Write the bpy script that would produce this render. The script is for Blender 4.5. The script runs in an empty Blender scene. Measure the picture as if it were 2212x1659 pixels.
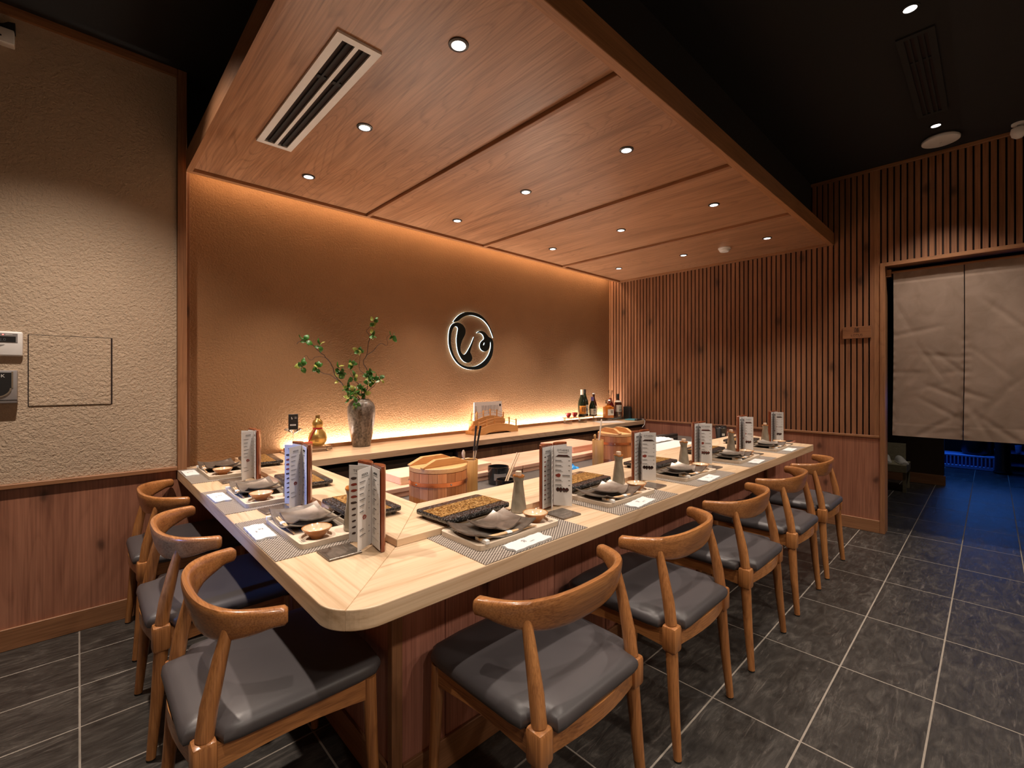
import bpy, bmesh, math, random
from mathutils import Vector, Matrix
random.seed(7)
PI = math.pi
C = bpy.context.scene.collection
SC = bpy.context.scene

# ------------------------------------------------------------------ camera, world, exposure, lamps
H = 1.25
cam_d = bpy.data.cameras.new('camera'); cam = bpy.data.objects.new('camera', cam_d); C.objects.link(cam)
cam.location = (0, 0, H); cam.rotation_euler = (PI/2, 0, -math.radians(43.55))
cam_d.sensor_width = 36.0; cam_d.lens = 985/2212*36; cam_d.shift_y = -11.5/2212; cam_d.clip_start = .02
SC.camera = cam
w = bpy.data.worlds.new('world'); SC.world = w; w.use_nodes = True
w.node_tree.nodes['Background'].inputs[0].default_value = (.9, .85, 1, 1)
w.node_tree.nodes['Background'].inputs[1].default_value = .006
SC.view_settings.view_transform = 'Standard'
try: SC.view_settings.look = 'None'
except Exception: pass
SC.view_settings.gamma = 1.0; SC.view_settings.use_curve_mapping = False
SC.view_settings.exposure = 0.0
try:
    SC.cycles.use_denoising = True; SC.cycles.max_bounces = 8; SC.cycles.sample_clamp_indirect = 6
    SC.cycles.caustics_reflective = False; SC.cycles.caustics_refractive = False
except Exception: pass

R_ = math.radians
def lamp(kind, name, loc, power, color, rot=(0, 0, 0), **kw):
    d = bpy.data.lights.new(name, kind); o = bpy.data.objects.new(name, d); C.objects.link(o)
    o.location = loc; o.rotation_euler = rot; d.energy = power; d.color = color
    for k, v in kw.items(): setattr(d, k, v)
    return o
WARM = (1, .85, .72)
SOF_X, SOF_Y = (.96, 2.02, 3.08, 4.13), (1.28, 2.0, 2.71)
for x in SOF_X:
    for y in SOF_Y:
        lamp('SPOT', 'downlight_beam', (x, y, 2.385), 74, WARM, spot_size=math.radians(78), spot_blend=1.0, shadow_soft_size=.022)
HALL_X = (-.04, 1.376, 2.79, 4.205)
for x in HALL_X:
    lamp('SPOT', 'hall_or_fill_beam', (x, .26, 2.955), 85, (1, .86, .72), spot_size=math.radians(84), spot_blend=.6, shadow_soft_size=.022)
for x in HALL_X:
    lamp('SPOT', 'hall_or_fill_beam', (x, -1.55, 2.955), 125, (1, .86, .72), spot_size=math.radians(150), spot_blend=.8, shadow_soft_size=.08)  # fill row added behind the camera to brighten the counter front
lamp('SPOT', 'hall_or_fill_beam', (-.05, 2.28, 2.955), 250, (1, .84, .70), spot_size=math.radians(100), spot_blend=1.0, shadow_soft_size=.03)
# light cove between the timber canopy and the back wall, and the strip behind the shelf upstand
lamp('AREA', 'cove_strip', (2.57, 3.145, 2.485), 11, (1, .60, .32), (0, 0, 0), shape='RECTANGLE', size=4.2, size_y=.05)
lamp('AREA', 'shelf_strip', (2.83, 3.188, .782), 55, (1, .86, .72), (PI, 0, 0), shape='RECTANGLE', size=3.7, size_y=.02)
# blue spot from a lamp on the wall beyond the picture
bl = lamp('SPOT', 'blue_beam', (-1.7, 1.85, 1.5), 150, (.12, .32, 1), spot_size=math.radians(26), spot_blend=.7, shadow_soft_size=.05)
bl.rotation_euler = (Vector((.55, 2.0, .80)) - bl.location).to_track_quat('-Z', 'Y').to_euler()
lamp('AREA', 'bar_blue_strip', (8.72, .15, .95), 7, (.05, .25, 1), (0, R_(12), 0), shape='RECTANGLE', size=.3, size_y=1.0)
lamp('SPOT', 'passage_fill', (6.2, .3, 2.35), 24, (1, .86, .72), spot_size=math.radians(80), spot_blend=.8, shadow_soft_size=.03)  # dim fill added to brighten the step and shoes beyond the door

# ------------------------------------------------------------------ mesh helper
class MB:
    def __init__(s): s.v = []; s.f = []; s.mi = []; s.cur = 0; s.xf = None
    def add(s, vs, fs):
        b = len(s.v)
        for p in vs:
            s.v.append(tuple(s.xf @ Vector(p)) if s.xf is not None else tuple(p))
        for f in fs: s.f.append(tuple(i+b for i in f)); s.mi.append(s.cur)
        return s
    def box(s, x0, y0, z0, x1, y1, z1, b=0, seg=2):
        if b <= 0:
            vs = [(x0,y0,z0),(x1,y0,z0),(x1,y1,z0),(x0,y1,z0),(x0,y0,z1),(x1,y0,z1),(x1,y1,z1),(x0,y1,z1)]
            return s.add(vs, [(0,3,2,1),(4,5,6,7),(0,1,5,4),(1,2,6,5),(2,3,7,6),(3,0,4,7)])
        bm = bmesh.new(); bmesh.ops.create_cube(bm, size=1)
        for q in bm.verts: q.co = Vector(((x0+x1)/2+q.co.x*(x1-x0), (y0+y1)/2+q.co.y*(y1-y0), (z0+z1)/2+q.co.z*(z1-z0)))
        bmesh.ops.bevel(bm, geom=bm.edges[:], offset=min(b, .49*min(x1-x0, y1-y0, z1-z0)), segments=seg, affect='EDGES', profile=.5)
        return s.bm(bm)
    def bm(s, bm):
        bm.verts.index_update()
        s.add([q.co[:] for q in bm.verts], [[q.index for q in f.verts] for f in bm.faces]); bm.free(); return s
    def prism(s, poly, z0, z1, b=0, seg=2):
        bm = bmesh.new(); n = len(poly)
        lo = [bm.verts.new((x, y, z0)) for x, y in poly]; hi = [bm.verts.new((x, y, z1)) for x, y in poly]
        bm.faces.new(lo[::-1]); top = bm.faces.new(hi)
        for i in range(n): bm.faces.new((lo[i], lo[(i+1) % n], hi[(i+1) % n], hi[i]))
        bmesh.ops.recalc_face_normals(bm, faces=bm.faces[:])
        if b: bmesh.ops.bevel(bm, geom=[e for e in bm.edges if abs(e.verts[0].co.z-e.verts[1].co.z) < 1e-6], offset=b, segments=seg, affect='EDGES', profile=.5)
        return s.bm(bm)
    def lathe(s, prof, n=24, c=(0, 0), sx=1, sy=1, loop=False):
        vs = []; fs = []; m = len(prof)
        for r, z in prof:
            for k in range(n):
                a = 2*PI*k/n; vs.append((c[0]+sx*r*math.cos(a), c[1]+sy*r*math.sin(a), z))
        for i in range(m-1):
            for k in range(n):
                k2 = (k+1) % n; fs.append((i*n+k, i*n+k2, (i+1)*n+k2, (i+1)*n+k))
        if loop:
            for k in range(n): k2 = (k+1) % n; fs.append(((m-1)*n+k, (m-1)*n+k2, k2, k))
        else: fs.append(tuple(range(n))[::-1]); fs.append(tuple((m-1)*n+k for k in range(n)))
        return s.add(vs, fs)
    def tube(s, pts, rad, n=10, sq=1.0, up=(0, 0, 1)):
        pts = [Vector(p) for p in pts]; m = len(pts)
        if not isinstance(rad, (list, tuple)): rad = [rad]*m
        vs = []; fs = []; ref = None
        for i, p in enumerate(pts):
            t = (pts[min(i+1, m-1)]-pts[max(i-1, 0)]).normalized()
            if ref is None:
                ref = Vector((1, 0, 0)) if abs(t.x) < .8 else Vector((0, 1, 0))
            a = (ref - t*ref.dot(t)).normalized(); ref = a; b = t.cross(a)
            for k in range(n):
                w_ = 2*PI*k/n; vs.append(p + a*math.cos(w_)*rad[i] + b*math.sin(w_)*rad[i]*sq)
        for i in range(m-1):
            for k in range(n):
                k2 = (k+1) % n; fs.append((i*n+k, i*n+k2, (i+1)*n+k2, (i+1)*n+k))
        fs.append(tuple(range(n))[::-1]); fs.append(tuple((m-1)*n+k for k in range(n)))
        return s.add(vs, fs)
    def rings(s, rings):
        n = len(rings[0]); vs = [p for r in rings for p in r]; fs = []
        for i in range(len(rings)-1):
            for k in range(n):
                k2 = (k+1) % n; fs.append((i*n+k, i*n+k2, (i+1)*n+k2, (i+1)*n+k))
        fs.append(tuple(range(n))[::-1]); fs.append(tuple((len(rings)-1)*n+k for k in range(n)))
        return s.add(vs, fs)
    def sheet(s, fn, nu, nv, th):
        """surface fn(u,v) with thickness th along -normal (approx -z)"""
        top = [[Vector(fn(i/nu, j/nv)) for j in range(nv+1)] for i in range(nu+1)]
        vs = []; W = nv+1; T = (nu+1)*W
        for i in range(nu+1):
            for j in range(nv+1): vs.append(top[i][j])
        for i in range(nu+1):
            for j in range(nv+1):
                du = top[min(i+1, nu)][j]-top[max(i-1, 0)][j]; dv = top[i][min(j+1, nv)]-top[i][max(j-1, 0)]
                vs.append(top[i][j]-du.cross(dv).normalized()*th)
        fs = []
        for i in range(nu):
            for j in range(nv):
                a = i*W+j; fs.append((a, a+W, a+W+1, a+1)); fs.append((T+a, T+a+1, T+a+W+1, T+a+W))
        for i in range(nu):
            a = i*W; fs.append((a, T+a, T+a+W, a+W)); a = i*W+nv; fs.append((a, a+W, T+a+W, T+a))
        for j in range(nv):
            fs.append((j, j+1, T+j+1, T+j)); a = nu*W+j; fs.append((a, T+a, T+a+1, a+1))
        return s.add(vs, fs)
    def ball(s, c, r, n=12, m=8, sz=1):
        return s.lathe([(max(1e-4, r*math.sin(PI*i/m)), c[2]-r*sz*math.cos(PI*i/m)) for i in range(m+1)], n, c[:2])
    def build(s, name, mats, parent=None, smooth=None, kind=None):
        me = bpy.data.meshes.new(name); me.from_pydata(s.v, [], s.f)
        if not isinstance(mats, (list, tuple)): mats = [mats]
        for m in mats: me.materials.append(m)
        if len(mats) > 1: me.polygons.foreach_set('material_index', s.mi)
        me.validate(); me.update()
        bm = bmesh.new(); bm.from_mesh(me); bmesh.ops.recalc_face_normals(bm, faces=bm.faces[:]); bm.to_mesh(me); bm.free()
        if smooth:
            me.polygons.foreach_set('use_smooth', [True]*len(me.polygons)); me.set_sharp_from_angle(angle=math.radians(smooth))
        o = bpy.data.objects.new(name, me); C.objects.link(o)
        if parent: o.parent = parent
        if kind: o['kind'] = kind
        return o
def R(deg): return math.radians(deg)
def XF(loc=(0, 0, 0), rz=0, rx=0, ry=0): return Matrix.Translation(loc) @ Matrix.Rotation(rz, 4, 'Z') @ Matrix.Rotation(ry, 4, 'Y') @ Matrix.Rotation(rx, 4, 'X')

def thing(name, label, cat, loc=(0, 0, 0), rz=0, group=None):
    o = bpy.data.objects.new(name, None); C.objects.link(o); o.location = loc; o.rotation_euler = (0, 0, rz)
    o.empty_display_size = .05
    return tag(o, label, cat, group)
def tag(o, label, cat, group=None):
    o['label'] = label; o['category'] = cat
    if group: o['group'] = group
    return o
def structure(name, label=None, cat=None):
    o = bpy.data.objects.new(name, None); C.objects.link(o); o['kind'] = 'structure'
    if label: o['label'] = label; o['category'] = cat or name.split('_')[0]
    return o
def kids(o): return list(o.children)
def dup(o, parent=None, loc=None, rz=None, label=None):
    c = o.copy(); C.objects.link(c)
    if parent: c.parent = parent
    if loc is not None: c.location = loc
    if rz is not None: c.rotation_euler = (0, 0, rz)
    if label: c['label'] = label
    for ch in kids(o):
        d = ch.copy(); C.objects.link(d); d.parent = c
        for g in kids(ch):
            e = g.copy(); C.objects.link(e); e.parent = d
    return c
_txt = {}
def text(mb, body, size, xf, spacing=1.0):
    """adds flat lettering (x right, y up) to mb through the transform xf"""
    key = (body, spacing)
    if key not in _txt:
        cu = bpy.data.curves.new('lettering', 'FONT'); cu.body = body; cu.size = 1; cu.align_x = 'CENTER'; cu.align_y = 'CENTER'
        cu.space_character = spacing; cu.resolution_u = 3
        o = bpy.data.objects.new('lettering', cu); C.objects.link(o); bpy.context.view_layer.update()
        me = bpy.data.meshes.new_from_object(o.evaluated_get(bpy.context.evaluated_depsgraph_get()))
        _txt[key] = ([tuple(q.co) for q in me.vertices], [tuple(p.vertices) for p in me.polygons])
        bpy.data.objects.remove(o); bpy.data.curves.remove(cu); bpy.data.meshes.remove(me)
    vs, fs = _txt[key]; old = mb.xf; mb.xf = xf @ Matrix.Scale(size, 4)
    mb.add(vs, fs); mb.xf = old

# ------------------------------------------------------------------ materials
class NT:
    def __init__(s, name):
        m = bpy.data.materials.new(name); m.use_nodes = True; s.m = m; s.t = m.node_tree; s.n = s.t.nodes; s.b = s.n['Principled BSDF']
    def new(s, typ, **kw):
        n = s.n.new(typ)
        for k, v in kw.items(): setattr(n, k, v)
        return n
    def link(s, a, b): s.t.links.new(a, b)
    def mix(s, fac, a, b, blend='MIX'):
        n = s.new('ShaderNodeMix', data_type='RGBA', blend_type=blend)
        for i, x in ((0, fac), (6, a), (7, b)):
            if hasattr(x, 'is_output'): s.link(x, n.inputs[i])
            else: n.inputs[i].default_value = x if i == 0 else (*x, 1)
        return n.outputs[2]
    def ramp(s, fac, stops):
        n = s.new('ShaderNodeValToRGB'); e = n.color_ramp.elements
        while len(e) < len(stops): e.new(.5)
        for q, (p, c) in zip(e, stops): q.position = p; q.color = (*c, 1) if len(c) == 3 else c
        s.link(fac, n.inputs[0]); return n.outputs[0]
    def math(s, op, a, b=0.0):
        n = s.new('ShaderNodeMath', operation=op)
        for i, x in ((0, a), (1, b)):
            if hasattr(x, 'is_output'): s.link(x, n.inputs[i])
            else: n.inputs[i].default_value = x
        return n.outputs[0]
    def coords(s, world=False, scale=(1, 1, 1), rnd=0, rot=(0, 0, 0)):
        src = s.new('ShaderNodeNewGeometry').outputs['Position'] if world else s.new('ShaderNodeTexCoord').outputs['Object']
        if rnd:
            r = s.new('ShaderNodeObjectInfo').outputs['Random']; k = s.math('MULTIPLY', r, rnd)
            a = s.new('ShaderNodeVectorMath', operation='ADD'); s.link(src, a.inputs[0]); s.link(k, a.inputs[1]); src = a.outputs[0]
        mp = s.new('ShaderNodeMapping'); mp.inputs['Scale'].default_value = scale; mp.inputs['Rotation'].default_value = rot; s.link(src, mp.inputs[0])
        return mp.outputs[0]
    def noise(s, vec, scale, detail=4, dist=0, rough=.55):
        n = s.new('ShaderNodeTexNoise'); n.inputs['Scale'].default_value = scale; n.inputs['Detail'].default_value = detail
        n.inputs['Distortion'].default_value = dist; n.inputs['Roughness'].default_value = rough; s.link(vec, n.inputs['Vector']); return n.outputs[0]
    def bump(s, h, strength, dist=.002):
        n = s.new('ShaderNodeBump'); n.inputs['Strength'].default_value = strength; n.inputs['Distance'].default_value = dist
        s.link(h, n.inputs['Height']); s.link(n.outputs[0], s.b.inputs['Normal'])
    def set(s, color=None, rough=None, metal=None, coat=None, spec=None, trans=None, ior=None, emit=None, es=None):
        I = s.b.inputs
        if color is not None:
            if hasattr(color, 'is_output'): s.link(color, I['Base Color'])
            else: I['Base Color'].default_value = (*color, 1)
        for k, v in (('Roughness', rough), ('Metallic', metal), ('Coat Weight', coat), ('Specular IOR Level', spec), ('Transmission Weight', trans), ('IOR', ior), ('Emission Strength', es)):
            if v is not None:
                if hasattr(v, 'is_output'): s.link(v, I[k])
                else: I[k].default_value = v
        if emit is not None: I['Emission Color'].default_value = (*emit, 1)
        if coat: I['Coat Roughness'].default_value = .12
        return s.m
def plain(name, color, rough=.5, var=.08, scale=30, **kw):
    t = NT(name); n = t.noise(t.coords(), scale, 3)
    c = t.ramp(n, [(.3, tuple(max(0, x*(1-var)) for x in color)), (.7, tuple(min(1, x*(1+var)) for x in color))])
    return t.set(c, rough, **kw)
def wood(name, dark, mid, light, axis='X', s=1.0, rough=.45, coat=0, knots=0, world=False, rnd=0, tint=0, fine=.22, figure=.5, fq=17):
    t = NT(name); ax = 'XYZ'.index(axis)
    def sc(a, c): v = [c*s]*3; v[ax] = a*s; return tuple(v)
    n1 = t.noise(t.coords(world, sc(.5, 5), rnd), 1.6, 4, .8)
    col = t.ramp(n1, [(.25, dark), (.5, mid), (.75, light)])
    # cathedral figure: contour lines of a slow stretched field
    n2 = t.noise(t.coords(world, sc(.35, 2.6), rnd), 1.3, 1.5, .4)
    fr = t.math('FRACT', t.math('MULTIPLY', n2, fq))
    col = t.mix(t.math('MULTIPLY', t.ramp(fr, [(0, (1, 1, 1)), (.25, (0, 0, 0)), (.9, (0, 0, 0)), (1, (.8, .8, .8))]), figure), col, dark)
    n3 = t.noise(t.coords(world, sc(2.5, 130), rnd), 1, 3)
    col = t.mix(fine, col, t.ramp(n3, [(.35, tuple(x*.55 for x in dark)), (.6, light)]))
    if knots:
        v = t.new('ShaderNodeTexVoronoi', voronoi_dimensions='2D'); v.inputs['Scale'].default_value = knots
        wob = t.noise(t.coords(world, (9, 9, 9), rnd), 1, 2); sp = t.new('ShaderNodeSeparateXYZ'); t.link(t.coords(world, (1, 1, 1), rnd), sp.inputs[0])
        cb = t.new('ShaderNodeCombineXYZ'); t.link(t.math('ADD', t.math('ADD', sp.outputs[0], sp.outputs[1]), t.math('MULTIPLY', wob, .05)), cb.inputs[0]); t.link(t.math('MULTIPLY', sp.outputs[2], .55), cb.inputs[1])
        t.link(cb.outputs[0], v.inputs['Vector'])
        k = t.ramp(v.outputs['Distance'], [(.0, (.85, .85, .85)), (.030, (.7, .7, .7)), (.07, (.22, .22, .22)), (.20, (0, 0, 0))])
        col = t.mix(k, col, tuple(x*.25 for x in dark))
    if tint:
        r = t.new('ShaderNodeObjectInfo').outputs['Random']
        hs = t.new('ShaderNodeHueSaturation'); t.link(t.math('ADD', t.math('MULTIPLY', r, 2*tint), 1-tint), hs.inputs['Value']); t.link(col, hs.inputs['Color']); col = hs.outputs[0]
    t.bump(n3, .12, .001)
    return t.set(col, rough, coat=coat)
def plaster(name, color, grain=150, depth=.6, world=True, dist=.004):
    t = NT(name); v = t.coords(world); n = t.noise(v, grain*.75, 3, .4, .6); n2 = t.noise(v, 2.2, 3)
    c = t.ramp(n2, [(.3, tuple(x*.93 for x in color)), (.7, tuple(min(1, x*1.05) for x in color))])
    t.bump(n, depth, dist)
    return t.set(c, .9, spec=.2)
M = {}
ash = ((.45, .285, .155), (.655, .475, .310), (.73, .55, .38))
M['ash_x'] = wood('ash_wood_lengthwise', *ash, 'X', 1.0, .42, coat=.15, figure=.62, fine=.16)
M['ash_y'] = wood('ash_wood_crosswise', *ash, 'Y', 1.0, .42, coat=.15, figure=.62, fine=.16)
M['ash_edge'] = wood('ash_wood_edge', (.46, .31, .16), (.55, .38, .21), (.62, .45, .26), 'X', 1.2, .45, figure=.25)
M['hinoki'] = wood('pale_cutting_board_wood', (.58, .29, .18), (.72, .41, .28), (.78, .49, .36), 'X', 1.2, .6, figure=.3, fine=.1, rnd=5)
M['hinoki2'] = wood('cream_board_wood', (.68, .48, .30), (.78, .58, .39), (.84, .66, .47), 'X', 1.2, .6, figure=.25, fine=.1, rnd=5)
oak = ((.22, .075, .022), (.41, .162, .050), (.52, .235, .080))
M['chair_z'] = wood('chair_oak_upright', *oak, 'Z', 2.2, .34, coat=.35, rnd=6, tint=.12, figure=.45, fine=.36)
M['chair_x'] = wood('chair_oak_lengthwise', *oak, 'X', 2.2, .30, coat=.45, rnd=6, tint=.12, figure=.5, fine=.36)
M['chair_y'] = wood('chair_oak_depthwise', *oak, 'Y', 2.2, .34, coat=.35, rnd=6, tint=.12, figure=.45, fine=.36)
red = ((.18, .064, .036), (.335, .138, .080), (.43, .19, .115))
M['panel'] = wood('knotty_red_oak_panel', *red, 'Z', 1.0, .5, knots=3.4, world=True, figure=.35, fine=.3)
M['plank'] = wood('counter_front_plank', (.24, .085, .055), (.42, .168, .112), (.51, .222, .155), 'Z', 1.3, .5, knots=2.6, world=True, tint=.1, rnd=0, figure=.3, fine=.32)
M['slat'] = wood('wall_slat_oak', (.15, .058, .025), (.24, .10, .045), (.30, .135, .065), 'Z', 1.2, .55, knots=2.4, world=True, tint=.13, figure=.3, fine=.3)
M['trim_y'] = wood('oak_trim_depthwise', (.20, .085, .035), (.30, .135, .06), (.36, .17, .08), 'Y', 1.5, .5, world=True, fine=.3)
M['trim_x'] = wood('oak_trim_lengthwise', (.20, .085, .035), (.30, .135, .06), (.36, .17, .08), 'X', 1.5, .5, world=True, fine=.3)
M['trim_z'] = wood('oak_trim_upright', (.20, .085, .035), (.30, .135, .06), (.36, .17, .08), 'Z', 1.5, .5, world=True, fine=.3)
M['canopy'] = wood('canopy_walnut_panel', (.175, .078, .038), (.37, .184, .097), (.45, .238, .132), 'Y', 1.1, .38, world=True, tint=.03, figure=.62, fine=.3, fq=30)
M['canopy_trim'] = wood('canopy_edge_timber', (.25, .11, .045), (.36, .165, .07), (.42, .2, .09), 'X', 1.4, .45, world=True, fine=.25)
M['cabinet'] = wood('back_cabinet_oak', (.14, .062, .028), (.22, .105, .05), (.28, .14, .07), 'Z', 1.2, .5, knots=3, world=True, fine=.3)
M['menu_wood'] = wood('polished_dark_red_wood', (.10, .022, .010), (.22, .052, .020), (.32, .085, .03), 'Z', 3, .25, coat=.5, rnd=3, fine=.35)
M['tray_wood'] = wood('pale_tray_wood', (.56, .44, .33), (.64, .52, .40), (.70, .58, .46), 'X', 2.5, .55, figure=.2, fine=.15)
M['bamboo'] = wood('bamboo', (.44, .21, .06), (.53, .27, .085), (.60, .34, .12), 'Z', 2.5, .45, rnd=3, fine=.3, figure=.15)
M['cedar'] = wood('cedar_stave', (.44, .135, .035), (.60, .22, .07), (.70, .34, .15), 'Z', 2.5, .45, rnd=9, tint=.28, figure=.3)
M['cedar_x'] = wood('cedar_lid', (.55, .25, .08), (.67, .35, .13), (.75, .45, .21), 'X', 2.5, .5, rnd=9, tint=.06, figure=.3)
M['orangewood'] = wood('golden_pine', (.50, .235, .07), (.60, .31, .11), (.66, .37, .15), 'X', 3, .5, rnd=3, fine=.15)
M['chop'] = wood('bamboo_chopstick', (.60, .36, .18), (.70, .46, .25), (.75, .52, .32), 'X', 5, .5, fine=.15)
M['wall_warm'] = plaster('ochre_brown_plaster', (.265, .145, .070), 125, .8, dist=.008)
M['wall_pale'] = plaster('beige_plaster', (.50, .385, .28), 112, .9, dist=.009)
M['black_paint'] = plain('black_matt_paint', (.0085, .0072, .007), .85)
M['dark_gap'] = plain('shadow_gap_backing', (.018, .008, .006), .9)
M['hall_wall'] = plain('dark_brown_wall_paint', (.05, .03, .022), .8)
M['white_plastic'] = plain('white_plastic', (.72, .70, .68), .4, .03)
M['grey_plastic'] = plain('grey_plastic', (.33, .31, .31), .35, .05, metal=.4)
M['black_plastic'] = plain('black_plastic', (.015, .015, .016), .35)
M['chrome'] = plain('chrome', (.7, .7, .7), .15, .02, metal=1)
M['steel'] = plain('brushed_steel', (.25, .235, .22), .35, .06, metal=1)
M['steel_dark'] = plain('dark_steel', (.05, .045, .042), .4, .06, metal=.6)
M['prep'] = plain('grey_worktop', (.10, .092, .085), .4, .15, 80)
M['copper'] = plain('copper_hoop', (.62, .24, .11), .3, .06, metal=1)
M['gold'] = plain('gold_glaze', (.75, .50, .16), .28, .12, 60, metal=.85)
M['gold_dark'] = plain('tarnished_gold', (.35, .24, .09), .4, .1, metal=.8)
M['red'] = plain('red_cord', (.42, .012, .015), .7)
M['paper'] = plain('white_paper', (.66, .645, .64), .8, .02)
M['ink'] = plain('black_ink', (.03, .028, .03), .8)
M['ink_red'] = plain('red_brown_print', (.24, .035, .02), .8, .4, 400)
M['ink_dark'] = plain('dark_sushi_print', (.05, .03, .025), .8, .5, 400)
M['ink_grey'] = plain('grey_print', (.35, .33, .33), .8)
M['cloth'] = plain('white_cloth', (.82, .82, .82), .9, .03)
M['blue'] = plain('glossy_blue', (.03, .30, .72), .2, .05)
M['green'] = plain('pale_green', (.38, .45, .25), .5, .1)
M['teal'] = plain('tablet_blue', (.10, .35, .45), .3)
M['black_glaze'] = plain('black_glaze', (.014, .014, .016), .15, .3, 300, coat=.3)
M['orange_label'] = plain('orange_label', (.72, .30, .05), .6)
M['white_label'] = plain('cream_label', (.72, .68, .58), .6)
M['purple'] = plain('purple_foil', (.16, .13, .42), .35)
M['leaf_a'] = plain('leaf_green', (.025, .11, .012), .45, .4, 60)
M['leaf_b'] = plain('leaf_yellow_green', (.30, .34, .07), .5, .3, 60)
M['bark'] = plain('dark_bark', (.045, .022, .014), .8, .3, 80)
M['shoe'] = plain('white_canvas', (.55, .53, .50), .8)
M['dim_wood'] = plain('dim_step_wood', (.26, .23, .15), .7, .15)
M['blue_lit'] = plain('pale_blue_lit', (.25, .45, .9), .35, .1)  # pale base with the blue LED light put into its colour
M['rubber'] = plain('black_rubber', (.01, .01, .01), .8)
t = NT('black_leather'); n = t.noise(t.coords(), 420, 3); t.bump(n, .12, .001); M['leather'] = t.set(t.ramp(t.noise(t.coords(), 3, 3), [(.3, (.055, .049, .053)), (.7, (.075, .067, .070))]), .42, spec=.5)
def glass(name, col, rough=.03, ior=1.45):
    t = NT(name); return t.set(col, rough, trans=1.0, ior=ior)
def thin_glass(name, tint, fac):
    t = NT(name); tr = t.new('ShaderNodeBsdfTransparent'); tr.inputs[0].default_value = (*tint, 1); gl = t.new('ShaderNodeBsdfGlossy'); gl.inputs['Roughness'].default_value = .06
    fz = t.new('ShaderNodeLayerWeight'); fz.inputs[0].default_value = fac; mx = t.new('ShaderNodeMixShader'); t.link(t.math('ADD', t.math('MULTIPLY', fz.outputs['Fresnel'], .8), .06), mx.inputs[0])
    t.link(tr.outputs[0], mx.inputs[1]); t.link(gl.outputs[0], mx.inputs[2]); t.link(mx.outputs[0], t.n['Material Output'].inputs[0]); return t.m
M['glass'] = thin_glass('clear_glass', (.93, .93, .92), .35); M['glass_red'] = plain('ruby_cut_glass', (.50, .035, .045), .15, .1, coat=.4)
M['glass_green'] = plain('dark_green_bottle_glass', (.010, .018, .010), .1, .1, coat=.3)
M['glass_brown'] = plain('brown_bottle_glass', (.045, .012, .006), .12, .1, coat=.3)
M['amber'] = plain('amber_whisky', (.55, .17, .02), .08, .1, coat=.5)
M['dark_red'] = plain('dark_red_decanter', (.10, .008, .008), .1, .1, coat=.4)
def emitter(name, col, st):
    t = NT(name); t.set((.8, .8, .8), .5, emit=col, es=st); return t.m
M['lamp_on'] = emitter('lamp_face', (1, .93, .86), 5); M['strip_on'] = emitter('led_strip', (1, .80, .58), 9)
M['halo'] = emitter('sign_backlight', (.72, .95, 1), 2.8); M['red_led'] = emitter('red_indicator', (1, .03, .03), 3)
M['blue_on'] = emitter('blue_led_strip', (.02, .13, 1), 4)
M['sign_black'] = plain('sign_dark_teal', (.004, .012, .016), .35)
# slate floor tile
t = NT('dark_slate_tile'); v = t.coords(True, (1, 1, 1), 11)
a = t.noise(t.coords(True, (2.2, 5.5, 1), 13, (0, 0, R(28))), 3.2, 12, 1.0, .78); b_ = t.noise(t.coords(True, (1.2, 9, 1), 17, (0, 0, R(28))), 3, 9, 1.8, .75)
col = t.ramp(a, [(.34, (.016, .0145, .0135)), (.52, (.042, .037, .033)), (.66, (.090, .080, .070))])
col = t.mix(t.ramp(b_, [(.56, (0, 0, 0)), (.70, (.6, .6, .6))]), col, (.20, .175, .155))
c_ = t.noise(t.coords(True, (3, 20, 1), 19, (0, 0, R(35))), 5, 6, .8, .7); col = t.mix(t.ramp(c_, [(.3, (.5, .5, .5)), (.55, (0, 0, 0))]), col, (.014, .012, .011))
t.bump(c_, .4, .003); M['slate'] = t.set(col, t.ramp(a, [(.3, (.32,)*3), (.7, (.5,)*3)]), spec=.45)
M['grout'] = plain('pale_grout', (.27, .235, .20), .9)
# woven mat
t = NT('woven_vinyl'); ck = t.new('ShaderNodeTexChecker'); ck.inputs['Scale'].default_value = 1
t.link(t.coords(False, (150, 210, 1)), ck.inputs['Vector']); ck.inputs[1].default_value = (.46, .40, .345, 1); ck.inputs[2].default_value = (.045, .034, .028, 1)
t.bump(ck.outputs[1], .5, .0015); M['weave'] = t.set(ck.outputs[0], .38, spec=.5)
# silver ceramic
t = NT('silver_glaze'); n = t.noise(t.coords(False, (1, 1, 1), 4), 16, 6, .8); n2 = t.noise(t.coords(), 260, 3)
t.bump(n2, .2, .0010); M['silver'] = t.set(t.ramp(n, [(.25, (.12, .098, .08)), (.5, (.28, .24, .205)), (.75, (.47, .42, .375))]), t.ramp(n, [(.3, (.42,)*3), (.7, (.28,)*3)]), metal=.8)
t = NT('mottled_stone_tile'); n = t.noise(t.coords(False, (1, 3, 1), 6), 9, 6, 1.2); M['coaster'] = t.set(t.ramp(n, [(.3, (.075, .06, .05)), (.7, (.23, .19, .16))]), .25, metal=.35)
t = NT('bronze_fleck'); n = t.noise(t.coords(), 150, 4, 0, .7); t.bump(n, .5, .002); M['fleck'] = t.set(t.ramp(n, [(.40, (.07, .028, .006)), (.5, (.34, .16, .030)), (.60, (.78, .50, .20))]), .3, metal=.5)
t = NT('speckled_black'); n = t.noise(t.coords(), 190, 3, 0, .7); t.bump(n, .4, .002); M['speck'] = t.set(t.ramp(n, [(.50, (.006, .006, .007)), (.66, (.16, .15, .15))]), .25, coat=.3)
t = NT('grey_flask_glaze'); n = t.noise(t.coords(False, (1, 1, .4)), 22, 4, .6); M['flask'] = t.set(t.ramp(n, [(.3, (.20, .165, .12)), (.7, (.34, .30, .235))]), .22, coat=.3)
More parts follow.
